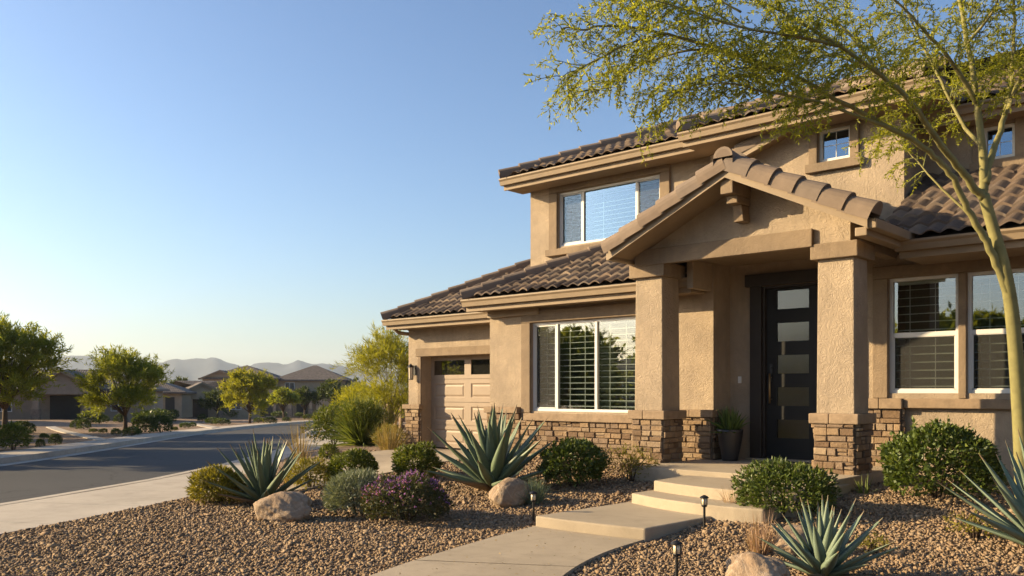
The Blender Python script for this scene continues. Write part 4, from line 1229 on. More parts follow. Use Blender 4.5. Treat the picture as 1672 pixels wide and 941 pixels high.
def agave(name, loc, R, n, label, mat='agave', wd=.15, seed=1, elmin=4, elmax=86, lean=(0, 0), stiff=.1, group=None, minlen=.55):
    rnd = random.Random(seed); mb = MB()
    for i in range(n):
        f = (i + .5) / n                       # 0 = outer, 1 = centre
        az = i * 2.39996 + rnd.uniform(-.15, .15)
        el = rad(elmin + (elmax - elmin) * f ** .85 + rnd.uniform(-4, 4))
        L = R * (1.0 - .12 * f) * rnd.uniform(.88, 1.08)
        if f < .22: L *= minlen + (1 - minlen) * f / .22
        w = wd * rnd.uniform(.85, 1.1) * (1 - .25 * f)
        d = Vector((math.cos(az) * math.cos(el) + lean[0], math.sin(az) * math.cos(el) + lean[1], math.sin(el))).normalized()
        sd = d.cross(Vector((0, 0, 1)))
        if sd.length < .1: sd = Vector((math.sin(az), -math.cos(az), 0))
        sd.normalize()
        p = Vector((math.cos(az) * .05 * (1 - f), math.sin(az) * .05 * (1 - f), .03 + .10 * f * R))
        bend = rnd.uniform(-.10, .28) * stiff * 3 * (1 if el < 1.2 else .3)
        S = 13; rings = []
        tw = rnd.uniform(-.25, .25)
        for k in range(S + 1):
            s = k / S
            dd = (d + Vector((0, 0, 1)) * bend * (s - .4)).normalized()
            if k: p = p + dd * (L / S)
            up = sd.cross(dd).normalized()
            s2 = (sd * math.cos(tw * s) + up * math.sin(tw * s)); u2 = s2.cross(dd).normalized()
            prof = (.62 + .38 * min(1, s / .32)) if s < .32 else (1 - ((s - .32) / .68) ** 1.5)
            hw = max(w * .5 * prof, .0022)
            th = max(.028 * (1 - s) * (wd / .15) + .004, .002)
            e = hw * .42
            # the open side of the gutter faces the plant's axis
            rings.append([p - s2 * hw + u2 * e, p - s2 * hw * .5 + u2 * e * .28, p, p + s2 * hw * .5 + u2 * e * .28, p + s2 * hw + u2 * e,
                          p + s2 * hw * .6 - u2 * (th * .55 - e * .25), p - u2 * th, p - s2 * hw * .6 - u2 * (th * .55 - e * .25)])
        n0 = len(mb.v)
        for r in rings: mb.v += [tuple(q) for q in r]
        for k in range(S):
            for j in range(8):
                a = n0 + k * 8
                mb.f.append((a + j, a + (j + 1) % 8, a + 8 + (j + 1) % 8, a + 8 + j)); mb.t.append(.972 if i < 4 else min(1, (k + .5) / S + (rnd.random() - .5) * .02))
    o = mb.build(name, M[mat], None, True, local=True)
    o.location = loc; tag(o, label, 'agave', group)
    return o

def boulder(name, loc, sx, sy, sz, label, rz=0., seed=1, sink=.25, group=None):
    bm = bmesh.new(); bmesh.ops.create_icosphere(bm, subdivisions=5, radius=1)
    r = np.random.RandomState(seed)
    V = np.array([v.co[:] for v in bm.verts])
    h = np.zeros(len(V))
    for f, am in ((1.3, .09), (2.6, .055), (5.5, .035), (11, .020), (22, .012)):
        for _ in range(4):
            w = r.normal(size=3); w *= f / np.linalg.norm(w) * 1.6
            h += am * .6 * np.sin(V @ w + r.rand() * 6.28)
    # a few flat, chipped planes
    Q = V * (1 + h)[:, None]
    for _ in range(4):
        nrm = unit(r.normal(size=3)); dpl = r.uniform(.84, .97)
        s = Q @ nrm - dpl; Q = Q - np.outer(np.maximum(s, 0) * .8, nrm)
    for v, q in zip(bm.verts, Q): v.co = (q[0] * sx, q[1] * sy, q[2] * sz)
    me = bpy.data.meshes.new(name); bm.to_mesh(me); bm.free(); me.shade_smooth()
    me.materials.append(M['boulder'])
    o = bpy.data.objects.new(name, me); C.objects.link(o)
    o.location = Vector(loc) + Vector((0, 0, sz * (1 - 2 * sink))); o.rotation_euler = (0, 0, rz)
    tag(o, label, 'boulder', group)
    return o

# ------------------------------------------------------------------ front garden
def px(n, t): return n * t / 1440       # picture pixels of the photograph to metres at distance t
def at(u, v): return gpos(u, v)
def dist(p): return RTof(p.x, p.y)[1]

p = at(432, 826); agave('agave', p, .92, 44, 'large blue-green agave behind the tan boulder at the left of the gravel yard', wd=.13, seed=11, elmin=6)
p = at(805, 803); agave('agave', p, 1.16, 46, 'largest green agave with tall broad leaves in front of the stone wall', wd=.19, seed=22, elmin=2)
p = at(1345, 948); agave('agave', p, .62, 42, 'blue-grey agave in the foreground beside the speckled boulder', 'agave_blue', wd=.105, seed=35, elmin=4)
p = at(1705, 905); agave('agave', p, 1.02, 40, 'agave with long grey-green leaves cut off by the right edge', 'agave_blue', wd=.115, seed=44, elmin=2)

p = at(459, 850); boulder('boulder', p, .34, .25, .19, 'rounded tan boulder lying in front of the left agave', .5, 3, .2)
p = at(832, 826); boulder('boulder', p, .26, .18, .18, 'tan boulder beside the blue grass tufts, below the largest agave', .9, 8, .15)
p = at(1238, 962); boulder('boulder', p, .25, .2, .17, 'speckled tan boulder at the bottom edge of the picture', .2, 14, .2)
p = at(1300, 905); boulder('boulder', p, .20, .17, .16, 'pale grey boulder half hidden behind the foreground blue-grey agave', .7, 19, .2)

p = at(575, 792); round_shrub('round_shrub', p, .34, .48, 'bright green clipped round shrub left of the driveway opening, nearer the street', 'leaf_bright', 4200, .05, .022, 3)
p = at(682, 783); round_shrub('round_shrub', p, .335, .47, 'bright green ball shrub in front of the garage door', 'leaf_bright', 4200, .05, .022, 4)
p = at(938, 795); round_shrub('round_shrub', p, .44, .60, 'dark green round shrub against the stone wall below the wide window', 'leaf_round', 5200, .05, .026, 5)
p = at(1282, 842); round_shrub('round_shrub', p, .50, .52, 'low mounded green shrub beside the entry steps', 'leaf_round', 6000, .05, .02, 6, ry=.46)
p = at(1530, 816); round_shrub('round_shrub', p, .56, .80, 'large glossy green shrub under the right-hand windows', 'leaf_round', 6500, .055, .033, 7, lumps=.12)
p = at(356, 822); round_shrub('yellow_shrub', p, .31, .44, 'yellow-green feathery shrub left of the left agave', 'leaf_yellow', 3600, .075, .018, 8, .16, .5)
p = at(508, 798); round_shrub('yellow_shrub', p, .30, .40, 'thin yellow-green shrub just right of the left agave', 'leaf_yellow', 1500, .08, .014, 9, .18, .6)
p = at(586, 842); round_shrub('grey_shrub', p, .36, .49, 'silvery grey-green mounded shrub beside the purple flowers', 'leaf_grey', 6500, .075, .010, 10, .05, .30)
# purple flowering shrub
p = at(665, 852)
fs = round_shrub('flowering_shrub', p, .49, .50, 'low shrub covered in small purple flowers in the gravel yard', 'leaf_purple', 6500, .045, .018, 12, .12, .5, ry=.44, cat='flowering shrub')
rng = np.random.RandomState(77)
D = sphere_dirs(560, rng, .0); rr = lump(D, 12, 7, .12) * rng.uniform(.93, 1.14, len(D))
Pq = np.stack([D[:, 0] * .49 * rr, D[:, 1] * .42 * rr, .23 + D[:, 2] * .28 * rr], 1)
keep = (np.sin(Pq[:, 0] * 11 + 1) + np.sin(Pq[:, 1] * 13) + np.sin(Pq[:, 2] * 17) + rng.normal(size=len(Pq)) * .8) > -.2
Pq = Pq[keep]; D = D[keep]
Pf = np.repeat(Pq, 4, 0) + rng.normal(size=(len(Pq) * 4, 3)) * .010; Af = np.repeat(D, 4, 0) + rng.normal(size=(len(Pq) * 4, 3)) * .8
V, F = leaves(Pf, Af, .022, .016, rng); npmesh('blossom', V, F, M['flower'], fs, rng.rand(len(F)))
Pq2 = np.array([[-.35, -.2, .30], [-.38, -.12, .35], [-.42, -.18, .24], [-.32, -.28, .22]]); Pf = np.repeat(Pq2, 60, 0) + rng.normal(size=(240, 3)) * .04
V, F = leaves(Pf, rng.normal(size=(240, 3)), .028, .016, rng); npmesh('rust_blossom', V, F, M['flower_red'], fs, rng.rand(len(F)))

p = at(843, 826); tuft('blue_grass_tuft', p, .28, 260, 'small blue-grey grass tuft against the tan boulder', 'blue_grass', .5, .008, .3, 3, .05)
p = at(872, 824); tuft('blue_grass_tuft', p, .36, 420, 'larger blue-grey grass tuft behind the path light', 'blue_grass', .55, .008, .3, 4, .07)
p = at(1240, 905); tuft('dry_grass', p, .42, 170, 'pinkish dry grass tuft standing in the foreground gravel', 'dry', .32, .006, .5, 5, .08)
p = at(1203, 838); tuft('dry_grass', p, .40, 260, 'pale pink dry grass spilling from the shrub over the steps', 'dry', .7, .005, .9, 6, .10)
p = at(492, 752); tuft('golden_grass', p, .95, 90, 'tall golden ornamental grass beside the sidewalk', 'dry_gold', .30, .010, .6, 7, .16)
p = at(478, 792); tuft('golden_grass', p, .5, 120, 'short golden grass behind the left agave', 'dry_gold', .4, .009, .5, 8, .12)
p = at(1030, 786); round_shrub('wispy_shrub', p, .34, .46, 'thin wispy olive shrub at the foot of the left porch column', 'leaf_yellow', 800, .07, .012, 13, .2, .8, inner=.9)
p = at(1410, 808); tuft('young_sprout', p, .26, 22, 'few thin green shoots beside the right porch column', 'sotol', .35, .012, .3, 9, .06, 'sprout')
p = at(1590, 800); round_shrub('yellow_sprig', p, .13, .50, 'yellow sprig growing through the glossy shrub', 'leaf_yellow', 260, .06, .02, 14, .3, .8, cat='sprig', inner=.9)
p = at(1590, 880); round_shrub('small_weed', p, .24, .24, 'straggly olive weed left of the right-edge agave', 'leaf_yellow', 260, .05, .012, 15, .3, .9, cat='weed', inner=.95)
p = at(1425, 905); round_shrub('small_weed', p, .14, .15, 'tiny yellow weed right of the foreground agave', 'leaf_yellow', 150, .045, .01, 16, .3, .9, cat='weed', inner=.95)

# beside the garage
p = at(592, 727); rng = np.random.RandomState(5)
so = thing('spiky_shrub', 'tall spiky green desert shrub left of the garage', 'shrub', p)
V, F, tn = blades(900, rng, 1.35, .62, .026, .45, .2); npmesh('foliage', V, F, M['sotol'], so, tn)
D = sphere_dirs(2600, rng, -.4); rr = lump(D, 9, 6, .2) * rng.uniform(.5, 1., len(D)); P_ = np.stack([D[:, 0] * .62 * rr, D[:, 1] * .62 * rr, .62 + D[:, 2] * .5 * rr], 1)
V, F = leaves(P_, D + rng.normal(size=D.shape) * .6, .11, .022, rng); npmesh('lower_foliage', V, F, M['leaf_bright'], so, rng.rand(len(F)))
mb = MB(); stems(mb, .4, .8, 10, random.Random(3), .02); mb.build('stem', M['bark_dark'], so, True, local=True)
p = at(545, 728); round_shrub('leafy_shrub', p, .62, 1.10, 'loose bright green leafy shrub at the bend of the sidewalk', 'leaf_bright', 3200, .12, .030, 17, .22, .6)
p = at(636, 736); tuft('golden_grass', p, .80, 150, 'golden grass clump against the garage stone pier', 'dry_gold', .42, .012, .6, 10, .2)
p = at(637, 732); round_shrub('yellow_shrub', p, .36, .5, 'small yellow-green bush at the garage corner', 'leaf_yellow', 1500, .07, .018, 18, .2, .6)
p = at(537, 752); round_shrub('round_shrub', p, .17, .30, 'tiny round shrub beside the sidewalk', 'leaf_bright', 900, .05, .02, 19)
p = at(520, 775); round_shrub('small_weed', p, .2, .24, 'low yellow ground plant near the driveway edge', 'leaf_yellow', 400, .05, .014, 20, .3, .8, cat='weed', inner=.9)
fp = thing('garden_fence', 'short weathered wood fence beside the garage', 'fence', at(645, 712))
fl = fp.location
mb = MB(); mb.box(-.06, .06, -.06, .06, -.3, 1.28); mb.build('post', M['wood_post'], fp, bevel=.01, local=True)
mb = MB(); mb.box(.28, .40, -.06, .06, -.3, 1.30); mb.build('post', M['wood_post'], fp, bevel=.01, local=True)
mb = MB()
for z in (.25, .55, .85, 1.05): mb.box(-.6, 1.2, .065, .10, z, z + .18)
mb.build('rail', M['wood_post'], fp, bevel=.006, local=True)

# path lights
def path_light(p, label, h=.34):
    t = thing('path_light', label, 'path light', p, 0, 'low black path lights along the walk')
    mb = MB(); mb.tube([(0, 0, -.08), (0, 0, h * .68)], .013, 8); mb.lathe([(.026, h * .66), (.030, h * .70), (.026, h * .72)], k=14); mb.build('stake', M['black_metal'], t, False, local=True)
    mb = MB(); mb.lathe([(.026, h * .72), (.026, h * .92)], k=14); mb.build('lens', M['lens'], t, True, local=True)
    mb = MB()
    for k in range(4):
        a = k * math.pi / 2 + .4; mb.tube([(.029 * math.cos(a), .029 * math.sin(a), h * .71), (.029 * math.cos(a), .029 * math.sin(a), h * .93)], .0035, 5)
    mb.build('cage', M['black_metal'], t, local=True)
    mb = MB(); mb.lathe([(.046, h * .92), (.046, h * .935), (.036, h * .97), (.014, h * 1.0), (.004, h * 1.01)], k=18); mb.build('cap', M['black_metal'], t, False, local=True)
    return t
M['lens'] = mat_plain('frosted_lens', (.62, .52, .36), .3, 0, 0, .1, .5)
path_light(at(871, 853), 'black path light left of the path beside the blue grass')
path_light(at(1150, 864), 'black path light right of the landing below the steps')
path_light(at(1105, 957), 'black path light nearest the camera in the gravel')

# potted plant on the porch
pp = thing('potted_plant', 'tall black pot with a spiky green plant beside the front door', 'potted plant', (-6.26, 11.62, .452))
mb = MB(); mb.lathe([(.11, 0), (.115, .02), (.165, .28), (.185, .42), (.19, .455), (.172, .455), (.165, .42)], k=28); mb.build('pot', M['pot'], pp, True, local=True)
mb = MB(); mb.lathe([(.163, .40), (.16, .415), (.05, .42)], k=20); mb.build('soil', M['soil'], pp, local=True)
rng = np.random.RandomState(8); V, F, tn = blades(150, rng, .40, .55, .034, .5, .09); V = V + np.array([0, 0, .41]); npmesh('foliage', V, F, M['pot_leaf'], pp, tn)

# wall lantern by the garage door
ln = thing('wall_lantern', 'black wall lantern mounted on the stucco beside the garage door', 'lantern', (-15.03, GY, 1.85))
mb = MB(); mb.box(-.05, .05, -.02, -.001, -.02, .20); mb.tube([(0, -.02, .16), (0, -.07, .20), (0, -.11, .19)], .009, 6); mb.build('bracket', M['black_metal'], ln, local=True)
mb = MB(); mb.lathe([(.012, .23), (.03, .21), (.075, .16), (.075, .15)], (0, -.12, 0), 6); mb.lathe([(.062, -.13), (.062, -.115)], (0, -.12, 0), 6)
for k in range(6):
    a = k * math.pi / 3; mb.tube([(.057 * math.cos(a), -.12 + .057 * math.sin(a), -.12), (.065 * math.cos(a), -.12 + .065 * math.sin(a), .152)], .005, 4)
mb.build('frame', M['black_metal'], ln, local=True)
mb = MB(); mb.lathe([(.05, -.114), (.057, .148)], (0, -.12, 0), 6); mb.build('glass', M['lens'], ln, local=True)

# ------------------------------------------------------------------ trees
def spray_tree(name, loc, h, rx, label, mat='tree_leaf', seed=1, nspray=420, per=26, leaf=.17, wd=.035, trunk=.09, fork=.28, ry=None, group=None, flat=.75, spl=1.05, bark='bark_dark', low=.34, droop=.25):
    rng = np.random.RandomState(seed); rnd = random.Random(seed); ry = ry or rx
    t = thing(name, label, 'tree', loc, 0, group)
    zc = h * (low + (1 - low) * .45)
    # crown lobes
    nl = 22
    lob = []
    for i in range(nl):
        a = i * 2.4 + rnd.uniform(-.3, .3); q = math.sqrt((i + .5) / nl) * .74
        zt = h * (.80 - .42 * q * q) * rnd.uniform(.90, 1.05)       # upper shell of the crown
        zb = h * (low + .16 + .10 * (1 - q))                        # lower shell
        z_ = zt if i % 3 else zb + (zt - zb) * rnd.uniform(.0, .5)
        lob.append((math.cos(a) * q * rx, math.sin(a) * q * ry, z_, rnd.uniform(.26, .40)))
    mb = MB()
    fz = h * fork
    kx, ky = rnd.uniform(-.1, .1), rnd.uniform(-.1, .1)
    mb.tube([(0, 0, -.15), (kx * .4, ky * .4, fz * .5), (kx, ky, fz)], [trunk * 1.25, trunk, trunk * .85], 8)
    for (lx, ly, lz, lr) in lob:
        m1 = Vector((kx + lx * .30 + rnd.uniform(-.1, .1), ky + ly * .30 + rnd.uniform(-.1, .1), fz + (lz - fz) * .42)); e = Vector((lx, ly, lz))
        mb.tube([Vector((kx, ky, fz * .92)), m1, m1.lerp(e, .55) + Vector((0, 0, .1)), e], [trunk * .55, trunk * .36, trunk * .22, trunk * .1], 5)
    mb.build('trunk', M[bark], t, True, local=True)
    li = rng.randint(0, nl, nspray); LB = np.array(lob)[li]
    d0 = unit(rng.normal(size=(nspray, 3))); d0[:, 2] *= .8
    S = LB[:, :3] + d0 * (LB[:, 3:4] * rx * rng.rand(nspray, 1) ** .5) * np.array([1, 1, flat])
    ctr = np.array([0, 0, h * low])
    D = unit(unit(S - ctr) * 1.0 + .50 * rng.normal(size=S.shape) + np.array([0, 0, .16]))
    Ls = spl * rx * .42 * rng.uniform(.5, 1.2, nspray)
    j = (np.arange(per) + .5) / per
    P_ = S[:, None, :] + D[:, None, :] * (Ls[:, None] * j[None, :])[:, :, None]
    P_[:, :, 2] -= droop * (Ls[:, None] * j[None, :] ** 2)
    P_ = P_ + rng.normal(size=P_.shape) * .035 * rx * .4
    A = D[:, None, :] * .8 + rng.normal(size=P_.shape) * .55
    P_ = P_.reshape(-1, 3); A = A.reshape(-1, 3)
    V, F = leaves(P_, A, leaf * rng.uniform(.6, 1.3, len(P_)), wd, rng)
    tn = np.clip(np.repeat(rng.beta(2, 2, nspray), per) * .6 + rng.rand(len(F)) * .4, 0, 1)
    npmesh('crown', V, F, M[mat], t, tn)
    return t

# tree beside the garage (behind the spiky shrub)
p = gpos(612, 712); x, y = W(-6.0 * .78, 27.5)
x, y = W(27 * (640 - 836) / 1440, 27); spray_tree('desert_tree', (x, y, G(x, y)), 3.45, 1.30, 'feathery yellow-green tree left of the garage corner', 'tree_leaf_y', 41, 430, 34, .23, .017, .045, .12, low=.0, spl=1.75, bark='bark_green', droop=.45)
x, y = W(31 * (588 - 836) / 1440, 31); spray_tree('desert_tree', (x, y, G(x, y)), 2.0, .95, 'low yellow-green bushy tree behind the spiky shrub', 'tree_leaf_y', 42, 300, 26, .2, .02, .04, .12, low=.0, spl=1.1)

# street trees across the road
def tree_at(u, vb, top, wpx, name, label, mat, seed, **kw):
    q = gpos(u, vb); t = dist(q)
    h = CAM_H + (640 - top) * t / 1440 - q.z
    return spray_tree(name, q, h, wpx * t / 1440 / 2 / 1.0, label, mat, seed, **kw)
tree_at(205, 705, 566, 128, 'street_tree', 'round green street tree in front of the tile-roofed houses', 'tree_leaf', 51, nspray=700, per=28, leaf=.20, wd=.034, low=.10, fork=.20)
tree_at(408, 691, 600, 84, 'street_tree', 'yellow-green street tree in front of the two-storey house', 'tree_leaf_y', 52, nspray=620, per=24, leaf=.25, wd=.05, low=.10, fork=.2)
tree_at(8, 706, 508, 172, 'street_tree', 'large tree at the left edge in front of the gabled house', 'tree_leaf', 53, nspray=850, per=28, leaf=.23, wd=.042, low=.10, trunk=.11, fork=.2)
tree_at(464, 686, 632, 44, 'street_tree', 'small olive street tree right of the yellow-green tree', 'tree_leaf', 54, nspray=200, per=20, leaf=.32, wd=.07)
tree_at(497, 684, 630, 40, 'street_tree', 'dark little tree before the right half of the two-storey house', 'tree_leaf_d', 55, nspray=200, per=20, leaf=.34, wd=.08)
tree_at(545, 684, 622, 60, 'street_tree', 'dark green tree beyond the bend of the street', 'tree_leaf_d', 56, nspray=260, per=22, leaf=.34, wd=.08)
tree_at(355, 684, 640, 50, 'street_tree', 'dark low tree between the gabled house and the yellow-green tree', 'tree_leaf_d', 57, nspray=200, per=20, leaf=.34, wd=.08, low=.2)
def far_tree(u, t, top, wpx, label, seed):
    x, y = W(t * (u - 836) / 1440, t); z = float(sl(t)); h = CAM_H + (640 - top) * t / 1440 - z
    return spray_tree('background_tree', (x, y, z), h, wpx * t / 1440 / 2, label, 'tree_leaf_d', seed, nspray=170, per=20, leaf=.5, wd=.13, group='trees behind the far houses')
far_tree(296, 125, 612, 44, 'dark tree crown just left above the gabled house roof', 61)
far_tree(338, 130, 616, 40, 'dark tree crown between the gabled roof and the two-storey house', 62)
far_tree(575, 120, 618, 60, 'dark tree crown behind the bend of the street', 63)
for k, (r_, t_, h_, w_) in enumerate([(-16.4, 21.0, 4.4, 2.3), (-18.6, 25.0, 5.0, 2.4), (-21.4, 30.0, 4.8, 2.4), (-24.4, 35.5, 5.2, 2.5)]):  # unseen trees, added to shade the street
    x, y = W(r_, t_)
    spray_tree('kerbside_tree', (x, y, G(x, y)), h_, w_, ['nearest kerbside tree', 'second kerbside tree from the viewer', 'third kerbside tree from the viewer', 'farthest kerbside tree'][k] + ' beyond the left edge across the street', 'tree_leaf', 90 + k, nspray=420, per=22, leaf=.28, wd=.08, low=.14)
# trees behind the viewer that the windows mirror
for k, (x, y, h, r) in enumerate([(-29, -12, 4.4, 3.2), (-24, -17, 5.8, 2.6), (-36, -9, 4.2, 3.2), (-11, -15, 4.6, 3.0), (-6, -19, 6.0, 3.0), (-17, -19, 4.4, 3.2)]):
    spray_tree('neighbour_tree', (x, y, 0), h, r, ['broad green tree mirrored in the wide window', 'tall green tree mirrored in the wide window', 'green tree mirrored at the far edge of the wide window', 'green tree mirrored in the right sash window', 'tall tree mirrored in the right-edge sash window', 'green tree behind the yard, opposite the door'][k], 'tree_leaf', 70 + k, nspray=700, per=22, leaf=.40, wd=.16, low=.0)

# ------------------------------------------------------------------ the palo verde in front
def palo_verde():
    rnd = random.Random(9); rng = np.random.RandomState(9)
    base = P3(1668, 800, 8.6); base.z = G(base.x, base.y)
    t = thing('palo_verde_tree', 'green-barked palo verde leaning over the house from the right edge', 'tree', base)
    B = []   # (points (u,v,dist), r0, r1)
    B.append(([(1672, 850, 8.6), (1668, 730, 8.6), (1660, 600, 8.6), (1651, 500, 8.55), (1638, 432, 8.5), (1622, 375, 8.5), (1606, 318, 8.5)], .079, .050))
    # left stem
    B.append(([(1650, 500, 8.55), (1632, 440, 8.5), (1610, 395, 8.45), (1585, 350, 8.4), (1556, 292, 8.3), (1517, 248, 8.2), (1455, 210, 8.1), (1375, 168, 8.0), (1290, 120, 7.9), (1190, 85, 7.8), (1090, 56, 7.7), (1010, 42, 7.6), (950, 48, 7.5), (915, 46, 7.5)], .043, .006))
    # main stem and its forks
    B.append(([(1606, 322, 8.5), (1606, 270, 8.55), (1596, 170, 8.6), (1580, 70, 8.7), (1560, -40, 8.8), (1545, -160, 8.9)], .050, .012))
    B.append(([(1606, 325, 8.5), (1575, 285, 8.4), (1535, 235, 8.2), (1490, 172, 8.0), (1440, 125, 7.8), (1370, 75, 7.6), (1290, 28, 7.5), (1210, -10, 7.4)], .042, .008))
    B.append(([(1608, 300, 8.5), (1618, 258, 8.6), (1640, 190, 8.8), (1652, 110, 9.0), (1655, 20, 9.2), (1650, -80, 9.3)], .042, .010))
    B.append(([(1640, 190, 8.8), (1665, 130, 8.8), (1700, 50, 8.8), (1740, -40, 8.8)], .026, .008))
    B.append(([(1596, 170, 8.6), (1560, 110, 8.5), (1510, 50, 8.4), (1450, -10, 8.3), (1390, -50, 8.2)], .026, .006))
    B.append(([(1606, 240, 8.55), (1570, 200, 8.9), (1530, 120, 9.2), (1490, 40, 9.4), (1460, -40, 9.5)], .024, .006))
    B.append(([(1455, 210, 8.1), (1400, 190, 7.8), (1330, 165, 7.6), (1250, 150, 7.4), (1180, 135, 7.3), (1120, 150, 7.3)], .018, .004))
    B.append(([(1290, 120, 7.9), (1240, 110, 7.7), (1180, 118, 7.5), (1120, 145, 7.4), (1075, 170, 7.4)], .014, .003))
    B.append(([(1190, 85, 7.8), (1130, 82, 7.9), (1060, 100, 8.0), (1010, 130, 8.0), (975, 148, 8.0), (955, 155, 8.0)], .013, .003))
    B.append(([(1090, 56, 7.7), (1030, 70, 7.6), (980, 95, 7.5), (945, 112, 7.5), (920, 128, 7.5)], .011, .003))
    B.append(([(1370, 75, 7.6), (1300, 60, 7.4), (1210, 45, 7.2), (1130, 20, 7.1), (1050, -5, 7.0)], .016, .004))
    B.append(([(1490, 172, 8.0), (1430, 120, 8.4), (1360, 90, 8.6), (1280, 75, 8.7), (1210, 90, 8.7)], .016, .004))
    B.append(([(1585, 352, 8.4), (1530, 300, 8.6), (1490, 255, 8.8), (1450, 215, 8.9)], .016, .004))
    B.append(([(1440, 125, 7.8), (1390, 60, 8.0), (1340, 10, 8.1), (1300, -30, 8.2)], .018, .005))
    B.append(([(1580, 70, 8.7), (1620, 20, 8.6), (1640, -40, 8.5)], .018, .006))
    B.append(([(1210, 20, 7.4), (1150, -10, 7.5), (1080, -20, 7.6), (1010, 0, 7.7)], .010, .003))
    mb = MB(); tw = MB(); LP, LA = [], []
    g = Vector((0, 0, -1))
    def leafy(pts, dens):
        for a, b in zip(pts[:-1], pts[1:]):
            d = b - a; n = max(1, int(d.length / dens)); dn = d.normalized()
            for k in range(n):
                q = a + d * ((k + rnd.random()) / n)
                for s in (-1, 1):
                    LP.append(q); LA.append(dn * .7 + Vector((rnd.gauss(0, .6), rnd.gauss(0, .6), rnd.gauss(.05, .5))))
    def twig(p, d, L, r0, level):
        n = 5 if level == 1 else 4
        pts = [p]; dd = d.normalized()
        for k in range(n):
            dd = (dd + g * (.12 if level == 1 else .18) + Vector((rnd.gauss(0, .13), rnd.gauss(0, .13), rnd.gauss(0, .10)))).normalized()
            pts.append(pts[-1] + dd * (L / n))
        tw.tube(pts, [r0 * (1 - .75 * k / n) for k in range(n + 1)], 3, cap=False)
        if level == 1:
            s = .12
            while s < 1:
                i = min(int(s * n), n - 1); q = pts[i].lerp(pts[i + 1], s * n - i); tg = (pts[i + 1] - pts[i]).normalized()
                pr = Vector((rnd.gauss(0, 1), rnd.gauss(0, 1), rnd.gauss(0, .8))); pr -= tg * pr.dot(tg); pr.normalize()
                twig(q, tg * .75 + pr * .8, rnd.uniform(.10, .30) * (1.15 - .5 * s), .0030, 2)
                s += .085 / max(L, .2)
            leafy(pts[1:], .028)
        else:
            leafy(pts, .0165)
    for bi, (bp, r0, r1) in enumerate(B):
        ctl = np.array([P3(*q)[:] for q in bp])
        pts = [Vector(q) for q in catmull(ctl, 6)]
        if bi == 0: pts[0].z = base.z - .15
        n = len(pts)
        if bi: pts = [pts[0]] + [q + Vector((rnd.gauss(0, 1), rnd.gauss(0, 1), rnd.gauss(0, 1))) * min(.006, r0 * .12) for q in pts[1:]]
        mb.tube(pts, [r0 + (r1 - r0) * (k / (n - 1)) ** .8 for k in range(n)], 8 if r0 > .02 else 6)
        if bi == 0: continue
        total = sum((b - a).length for a, b in zip(pts[:-1], pts[1:])); acc = 0.; nxt = 0.
        start = {1: .50, 2: .22, 3: .30, 8: .35, 14: .5}.get(bi, .36 if r0 > .04 else (.2 if r0 > .02 else .05))
        for a, b in zip(pts[:-1], pts[1:]):
            sg = (b - a).length
            while nxt < acc + sg:
                f = nxt / total
                if f > start and True:
                    q = a.lerp(b, (nxt - acc) / sg); tg = (b - a).normalized()
                    pr = Vector((rnd.gauss(0, 1), rnd.gauss(0, 1), rnd.gauss(0, .9))); pr -= tg * pr.dot(tg); pr.normalize()
                    twig(q, tg * .8 + pr * .75 + Vector((0, 0, .12)), rnd.uniform(.30, .80) * (1.0 - .40 * f), .0055, 1)
                nxt += .055 if r0 > .02 else .050
            acc += sg
        twig(pts[-1], pts[-1] - pts[-2], .18, .004, 1)
    mb.build('trunk', M['bark_green'], t, True)
    tw.build('twigs', M['twig'], t)
    LPn = np.array([q[:] for q in LP]) - np.array(base[:]); LAn = np.array([q[:] for q in LA])
    V, F = leaves(LPn, LAn, .043 * rng.uniform(.55, 1.3, len(LPn)), .0125, rng)
    npmesh('foliage', V, F, M['palo'], t, np.clip(rng.beta(2, 2, len(F)), 0, 1))
    print('palo leaves', len(F))
palo_verde()

# ------------------------------------------------------------------ houses across the street
M['far_wall'] = mat_plain('far_stucco', (.33, .25, .17), .9, 20, .2, .1)
M['far_wall_b'] = mat_plain('far_stucco_grey', (.29, .225, .165), .9, 20, .2, .1)
M['far_stone'] = mat_plain('far_stone', (.22, .17, .13), .95, 8, .8, .35, .2, 0, 6)
def mat_far_roof(name, col):
    m = NT(name); v = m.coord()
    wv = m.n('TexWave', wave_type='BANDS', bands_direction='X'); wv.inputs['Scale'].default_value = 1.9; m.l(v, wv.inputs['Vector'])
    wv2 = m.n('TexWave', wave_type='BANDS', bands_direction='Z'); wv2.inputs['Scale'].default_value = 1.5; m.l(v, wv2.inputs['Vector'])
    nz = m.noise(v, 3, 4, .7)
    c = m.mix(m.ramp(nz, [(.3, 0.), (.7, 1.)]), tuple(x * .7 for x in col), tuple(x * 1.25 for x in col))
    return m.done(c, .9, m.bump(wv.outputs[0], .5, .04, m.bump(wv2.outputs[0], .6, .04)), .2)
M['far_roof'] = mat_far_roof('far_roof_tile', (.125, .105, .092))
M['far_dark'] = mat_plain('far_dark_opening', (.035, .032, .03), .6)
M['far_glass'] = mat_plain('far_window_glass', (.05, .06, .07), .1, 0, 0, .1, .6)

